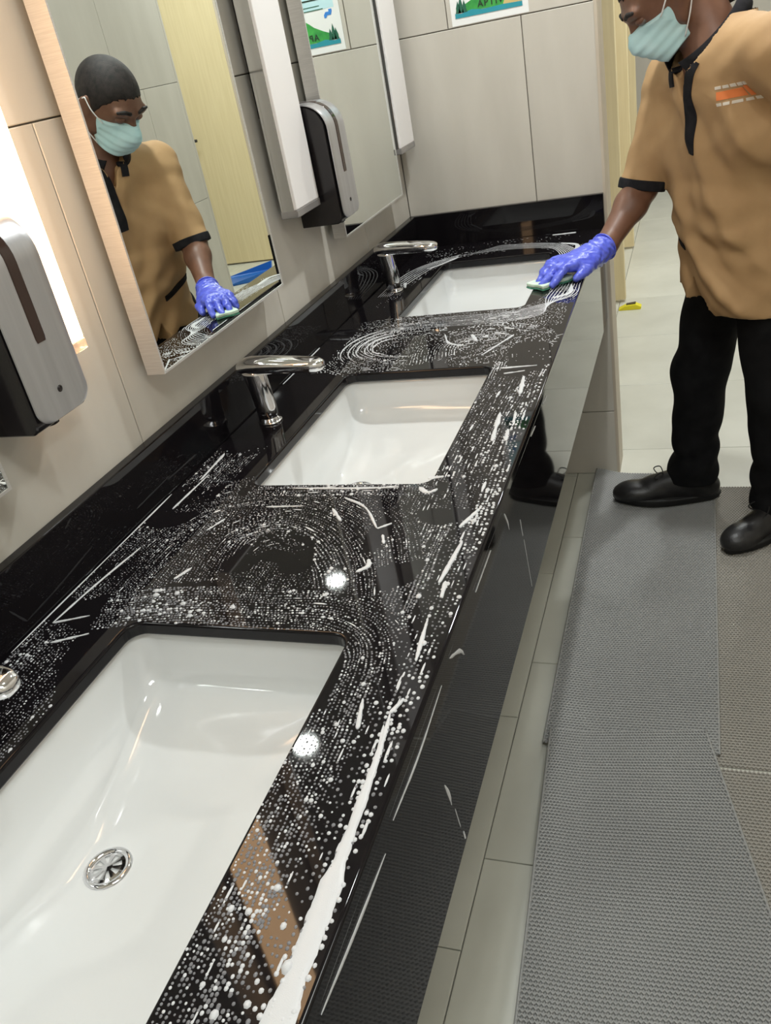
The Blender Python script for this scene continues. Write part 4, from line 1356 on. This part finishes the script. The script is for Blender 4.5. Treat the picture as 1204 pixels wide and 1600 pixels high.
def hem_cut(fd):
    g = fd.grid(); x, y, z = g
    lat = (x - PEL[0]) * Lp[0] + (y - PEL[1]) * Lp[1]
    fr = (x - PEL[0]) * Fp[0] + (y - PEL[1]) * Fp[1]
    hemz = .690 + .020 * np.sin(lat * 14 + 1) + .045 * np.clip((.045 - lat) / .05, 0, 1) * (fr > 0) - .022 * np.exp(-((lat - .085) / .04) ** 2) * (fr > 0)
    cut = (hemz - z)
    # open front vent below the last button
    vent = np.minimum(np.minimum((.785 - z) * .42 - np.abs(lat - .052 - (.785 - z) * .10), fr - .03), .2)
    # neck opening, above a plane that drops from the nape to the throat
    pc = [x - COL_C[0], y - COL_C[1], z - COL_C[2]]
    hgt = pc[0] * COL_UP[0] + pc[1] * COL_UP[1] + pc[2] * COL_UP[2]
    c1 = (pc[0] * COL_1[0] + pc[1] * COL_1[1] + pc[2] * COL_1[2]) / (COL_1 @ COL_1)
    c1 = c1 / 1.05
    c2 = (pc[0] * Lc[0] + pc[1] * Lc[1]) / .081
    neck = np.maximum((np.sqrt(c1 * c1 + c2 * c2) - 1) * .07, -.012 - hgt)
    # open collar wedge at the throat
    la = (x - NEC[0]) * Lc[0] + (y - NEC[1]) * Lc[1]
    fa = (x - NEC[0]) * Fc[0] + (y - NEC[1]) * Fc[1]
    throat = np.maximum(np.maximum(np.abs(la + .002) - np.clip((z - 1.205) * .36, 0, .05), .025 - fa), 1.20 - z)
    # cuffs: cut the sleeve square
    dirR = unit(unit(CUFFR - SHR) + np.array([0, 0, -.5])); cr = CUFFR + dirR * .008
    cuffR = (x - cr[0]) * dirR[0] + (y - cr[1]) * dirR[1] + (z - cr[2]) * dirR[2]
    near = np.sqrt((x - cr[0]) ** 2 + (y - cr[1]) ** 2 + (z - cr[2]) ** 2) - .070
    cuffR = np.minimum(cuffR, -near)
    fd.v = np.maximum(fd.v, cut.astype(np.float32))
    fd.v = np.maximum(fd.v, vent.astype(np.float32))
    fd.v = np.maximum(fd.v, (-neck).astype(np.float32))
    fd.v = np.maximum(fd.v, (-throat).astype(np.float32))
    fd.v = np.maximum(fd.v, cuffR.astype(np.float32))


SLO, SHI = (.56, -.70, .64), (1.30, -.04, 1.36)
sh = shirt_field(SLO, SHI, .0042)
sh.v += folds(sh)
hem_cut(sh)
shirt = link('shirt', sh.mesh('shirt'), person, M['shirt'])
shirt['label'] = 'tan short-sleeved uniform shirt with black trim'


from mathutils.bvhtree import BVHTree
_bm = bmesh.new(); _bm.from_mesh(shirt.data); SH_BVH = BVHTree.FromBMesh(_bm); _bm.free()


def strip_on_shirt(name, path, width, mat, F, L, origin, label=None, nw=6, lift=.0022, n=None):
    """a cloth strip laid on the shirt front; path is a list of (lateral, z)"""
    P = curve_pts(path, n or 30)
    up, dn = [], []
    for i, p in enumerate(P):
        q0, q1 = P[max(i - 1, 0)], P[min(i + 1, len(P) - 1)]
        t = np.array([q1[0] - q0[0], q1[1] - q0[1]]); t /= np.linalg.norm(t) + 1e-9
        nrm = np.array([-t[1], t[0]])
        ru, rd = [], []
        for k in range(nw + 1):
            o_ = (k / nw - .5) * width
            la_, zz = p[0] + nrm[0] * o_, p[1] + nrm[1] * o_
            start = Vector((origin[0] + L[0] * la_ + F[0] * .5, origin[1] + L[1] * la_ + F[1] * .5, zz))
            hit, no, _, _ = SH_BVH.ray_cast(start, Vector((-F[0], -F[1], 0)))
            if hit is None: hit, no = start - Vector((F[0], F[1], 0)) * .42, Vector((F[0], F[1], 0))
            ru.append(hit + no * lift); rd.append(hit - no * .002)
        up.append(ru); dn.append(rd)
    me = loft(name, [[tuple(v) for v in (u_ + d[::-1])] for u_, d in zip(up, dn)], True, True, True, angle=50)
    o = link(name, me, shirt, mat)
    if label: o['label'] = label
    return o


strip_on_shirt('placket', [(.046, 1.285), (.034, 1.262), (.022, 1.225), (.014, 1.18), (.008, 1.12), (.006, 1.085)], .029, M['trim_black'], Fc, Lc, NEC, 'black front placket')
strip_on_shirt('collar_tab', [(-.044, 1.270), (-.043, 1.256), (-.040, 1.232)], .022, M['trim_black'], Fc, Lc, NEC, 'black collar tab', lift=.0045)
# stand collar round the neck, open at the throat
ringsC = []
for k in range(49):
    ph = math.radians(24 + (336 - 24) * k / 48)
    base = COL_C + COL_1 * math.cos(ph) * 1.06 + Lc * .085 * math.sin(ph)
    out = unit(COL_1 * math.cos(ph) + Lc * math.sin(ph))
    lo_, hi_ = base - COL_UP * .010 + out * .004, base + COL_UP * .026 - out * .008
    ringsC.append([tuple(lo_ + out * .002), tuple((lo_ + hi_) / 2 + out * .0025), tuple(hi_ + out * .002), tuple(hi_ - out * .002), tuple((lo_ + hi_) / 2 - out * .0015), tuple(lo_ - out * .002)])
co = link('collar', loft('collar', ringsC), shirt, M['trim_black']); co['label'] = 'black stand collar'

dirR = unit(unit(CUFFR - SHR) + np.array([0, 0, -.5])); crc = CUFFR - dirR * .004
cuf = shirt_field(crc - .10, crc + .10, .0024)
cuf.v += folds(cuf)
g = cuf.grid()
ax_ = (g[0] - crc[0]) * dirR[0] + (g[1] - crc[1]) * dirR[1] + (g[2] - crc[2]) * dirR[2]
dax = unit(CUFFR - SHR)
rr_ = [g[i] - CUFFR[i] for i in range(3)]
tt_ = rr_[0] * dax[0] + rr_[1] * dax[1] + rr_[2] * dax[2]
rad_ = np.sqrt((rr_[0] - tt_ * dax[0]) ** 2 + (rr_[1] - tt_ * dax[1]) ** 2 + (rr_[2] - tt_ * dax[2]) ** 2)
cuf.v = np.maximum(np.maximum(cuf.v - .0028, np.abs(ax_) - .0125), np.minimum(rad_ - .064, 1)).astype(np.float32)
co = link('sleeve_cuff', cuf.mesh('sleeve_cuff'), shirt, M['trim_black']); co['label'] = 'black sleeve cuff'
dirL = unit(ELL - SHL); clc = SHL + dirL * .27
cuf = Field(clc - .11, clc + .11, .004)
cuf.cap(SHL, SHL + (ELL - SHL) * 1.02, .073, .0675, .0)
g = cuf.grid()
ax_ = (g[0] - clc[0]) * dirL[0] + (g[1] - clc[1]) * dirL[1] + (g[2] - clc[2]) * dirL[2]
cuf.v = np.maximum(cuf.v, (np.abs(ax_) - .0135).astype(np.float32))
co = link('sleeve_cuff', cuf.mesh('sleeve_cuff'), shirt, M['trim_black']); co['label'] = 'black sleeve cuff'

strip_on_shirt('pocket_trim', [(-.112, .888), (-.07, .877), (-.03, .866), (.018, .852)], .019, M['trim_black'], Fp, Lp, PEL, 'black welt of the hip pocket')
# stitched chest logo: lettering above and below an orange block
LG0, LGZ = .128, 1.212
for k, (u0, u1) in enumerate(((-.034, -.021), (-.018, -.006), (-.003, .008), (.011, .022), (.024, .032))):
    strip_on_shirt('logo_lettering', [(LG0 + u0, LGZ + .017 + u0 * .1), (LG0 + u1, LGZ + .017 + u1 * .1)], .0062, M['white_thread'], Fc, Lc, NEC, lift=.0012, nw=2, n=4)
for k, (u0, u1) in enumerate(((-.030, -.018), (-.015, -.004), (-.001, .012), (.015, .024), (.027, .040))):
    strip_on_shirt('logo_lettering', [(LG0 + u0, LGZ - .017 + u0 * .1), (LG0 + u1, LGZ - .017 + u1 * .1)], .0062, M['white_thread'], Fc, Lc, NEC, lift=.0012, nw=2, n=4)
strip_on_shirt('logo_block', [(LG0 - .030, LGZ - .003), (LG0 + .018, LGZ + .002)], .017, M['orange_thread'], Fc, Lc, NEC, lift=.0012, nw=6, n=8)
strip_on_shirt('logo_block', [(LG0 + .021, LGZ + .003), (LG0 + .030, LGZ + .004)], .022, M['orange_thread'], Fc, Lc, NEC, lift=.0012, nw=6, n=4)

# trousers
tr = Field((.70, -.56, .055), (1.24, -.02, .92), .0045)
tr.ell(PEL + np.array([0, 0, .0]), (Fp, Lp, Zv), (.115, .145, .13), .05)
for hp, kn, an, w_ in ((HIPR, KNR, ANR, 1.0), (HIPL, KNL, ANL, 1.0)):
    tr.cap(hp, kn, .092, .074, .05)
    tr.cap(kn, an + np.array([-.004, 0, .0]), .076, .064, .03)
    tr.cap(an + np.array([-.006, 0, .035]), an + np.array([-.010, -.002, -.01]), .068, .070, .02)
g = tr.grid(); x, y, z = g
tr.v = tr.v + (.0045 * np.sin(z * 70 + 3 * np.sin(x * 14 + y * 11)) * np.exp(-((z - .16) / .10) ** 2) + .003 * np.sin(z * 34 + x * 30 - y * 22)).astype(np.float32)
tr.v = np.maximum(tr.v, (.088 + .02 * np.sin(x * 9) * 0 - z).astype(np.float32))
link('trousers', tr.mesh('trousers'), person, M['trousers'])['label'] = 'plain black trousers'


# shoes
def shoe(heel, toe, zb, side):
    heel, toe = np.array([*heel, zb]), np.array([*toe, zb])
    f = unit(toe - heel); l = np.array([-f[1], f[0], 0])
    L = np.linalg.norm(toe - heel)
    P = lambda a, b_, c: heel + f * a * L + l * b_ + Zv * c
    AX = (f, l, Zv)
    lo, hi = np.minimum(heel, toe) - .09, np.maximum(heel, toe) + .09
    hi[2] = zb + .15
    up = Field(lo, hi, .003)
    up.ell(P(.19, 0, .043), AX, (.062, .037, .052), .02)
    up.ell(P(.42, .000, .042), AX, (.085, .038, .046), .03)
    up.ell(P(.74, side * .004, .030), AX, (.085, .046, .036), .03)
    up.ell(P(.83, side * .002, .026), AX, (.052, .042, .034), .02)
    up.cap(P(.20, 0, .06), P(.24, 0, .10), .036, .036, .025)
    up.cap(P(.28, 0, .085), P(.62, 0, .052), .026, .024, .03)
    g = up.grid()
    up.v = np.maximum(up.v, np.maximum((zb + .016 - g[2]), (g[2] - (zb + .105))).astype(np.float32))
    o = link('shoe', up.mesh('shoe'), person, M['leather']); o['label'] = 'black leather lace-up shoe'
    # sole outline
    n = 40
    def outline(sc, z):
        pts = []
        for k in range(n):
            t = 2 * math.pi * k / n
            a = (math.cos(t) + 1) / 2
            wdt = .030 + .018 * math.sin(math.pi * min(1, max(0, (a - .05) / .95)) ** 1.6) + .006 * math.sin(math.pi * a)
            s_ = math.sin(t)
            b_ = math.copysign(abs(s_) ** .62, s_) * wdt * sc + side * .004 * math.sin(math.pi * a)
            p = P(.5 + (a - .5) * sc * 1.0, b_, z)
            pts.append(tuple(p))
        return pts
    link('sole', loft('sole', [outline(.97, 0.0), outline(1.0, .003), outline(1.01, .013), outline(1.03, .016), outline(1.03, .021), outline(.99, .023)]), o, M['sole'])
    for a in (.46, .52, .58, .64):
        zz = .103 - (a - .30) * .105
        link('lace', tube('lace', curve_pts([P(a, -.024, zz - .016), P(a + .008, 0, zz + .001), P(a, .024, zz - .016)], 10), .0022, 6), o, M['lace'])
    for s_ in (-1, 1):
        link('lace_bow', tube('lace_bow', curve_pts([P(.52, 0, .088), P(.55, s_ * .022, .104), P(.61, s_ * .032, .094), P(.58, s_ * .020, .082), P(.52, 0, .087)], 20), .0018, 6), o, M['lace'])


shoe((.908, -.183), (.590, -.205), .022, 1)
shoe((1.135, -.265), (.922, -.495), .010, -1)

# gloved hand on the sponge
hd_ = unit((-.67, -.74, 0)); hl = np.array([-hd_[1], hd_[0], 0])       # hl: towards the thumb (his left)
WB = np.array([.590, -.440, .876])
G = lambda a, b_, c: WB + hd_ * a + hl * b_ + Zv * c
gl = Field((.40, -.66, .838), (.68, -.34, .96), .0022)
gl.cap(WRR + np.array([.008, .012, .004]), WB, .0340, .035, .02, flat=(np.array([0, 0, 1]), .95))
gl.cap(WB, G(.030, 0, -.002), .035, .037, .02, flat=(Zv, .72))
gl.cap(G(.03, -.022, -.002), G(.085, -.030, .004), .021, .020, .02, flat=(Zv, .85))
gl.cap(G(.03, .0, .0), G(.088, .0, .006), .023, .021, .02, flat=(Zv, .85))
gl.cap(G(.03, .022, -.002), G(.085, .028, .004), .021, .020, .02, flat=(Zv, .85))
fingers = [(.028, .088, .030, .047, .088), (.0095, .092, .033, .052, .098), (-.0105, .090, .030, .048, .089), (-.030, .082, .024, .036, .068)]
for (b_, a0, l1, l2, tot) in fingers:
    p0 = G(a0, b_, .006); p1 = G(a0 + l1, b_ * 1.18, .004); p2 = G(a0 + l2 + .006, b_ * 1.28, -.010); p3 = G(a0 + tot - .016, b_ * 1.32, -.023)
    gl.cap(p0, p1, .0115, .0108, .008); gl.cap(p1, p2, .0108, .0100, .006); gl.cap(p2, p3, .0100, .0088, .006)
gl.cap(G(.028, .030, -.006), G(.062, .050, -.012), .0170, .0130, .014); gl.cap(G(.062, .050, -.012), G(.098, .054, -.022), .0125, .0100, .008)
g = gl.grid(); x, y, z = g
a_ = (x - WB[0]) * hd_[0] + (y - WB[1]) * hd_[1]
gl.v = gl.v + (.0016 * np.sin(a_ * 210 + 3 * np.sin(z * 130 + x * 60)) * np.clip((.05 - a_) / .05, .25, 1) + .0011 * np.sin(x * 260 + 2 * np.sin(y * 190)) * np.sin(z * 220 + y * 170)).astype(np.float32)
end = unit(WRR - WB)
cutp = WRR - end * .004
gl.v = np.maximum(gl.v, ((x - cutp[0]) * end[0] + (y - cutp[1]) * end[1] + (z - cutp[2]) * end[2]).astype(np.float32))
glove = link('glove', gl.mesh('glove'), person, M['glove']); glove['label'] = 'wrinkled blue rubber glove'
link('cuff_roll', tube('cuff_roll', [tuple(cutp - end * .002 + (math.cos(2 * math.pi * k / 24) * np.cross(end, unit(np.cross(end, Zv))) + math.sin(2 * math.pi * k / 24) * unit(np.cross(end, Zv))) * .0345) for k in range(25)], .0024, 6), glove, M['glove'])

# sponge under the fingers
e = empty('scouring_sponge', (.498, -.540, ZC), 'green and white scouring sponge pressed under the blue glove', 'sponge')
for nm, z0, z1, mt, gr in (('scourer_pad', .0005, .0055, M['sponge'], 1.0), ('sponge_layer', .0052, .0135, M['sponge_pale'], .97)):
    fd = Field((.40, -.64, ZC - .004), (.64, -.40, ZC + .04), .0025)
    g = fd.grid(); x, y, z = g
    a_ = (x - .498) * hd_[0] + (y + .540) * hd_[1]; b_ = (x - .498) * hl[0] + (y + .540) * hl[1]
    wav = .003 * np.sin(a_ * 90 + 1) + .003 * np.sin(b_ * 110)
    d = np.maximum(np.maximum(np.abs(a_) - .052 * gr, np.abs(b_) - .031 * gr) + wav, np.abs(z - ZC - (z0 + z1) / 2) - (z1 - z0) / 2)
    fd.v = d.astype(np.float32) + 0 * fd.v
    vs, fs = surface_nets(fd.v, fd.lo, fd.h)
    o = link(nm, np_mesh(nm, vs, fs), None, mt)
    put(e, o)

bpy.context.view_layer.update()
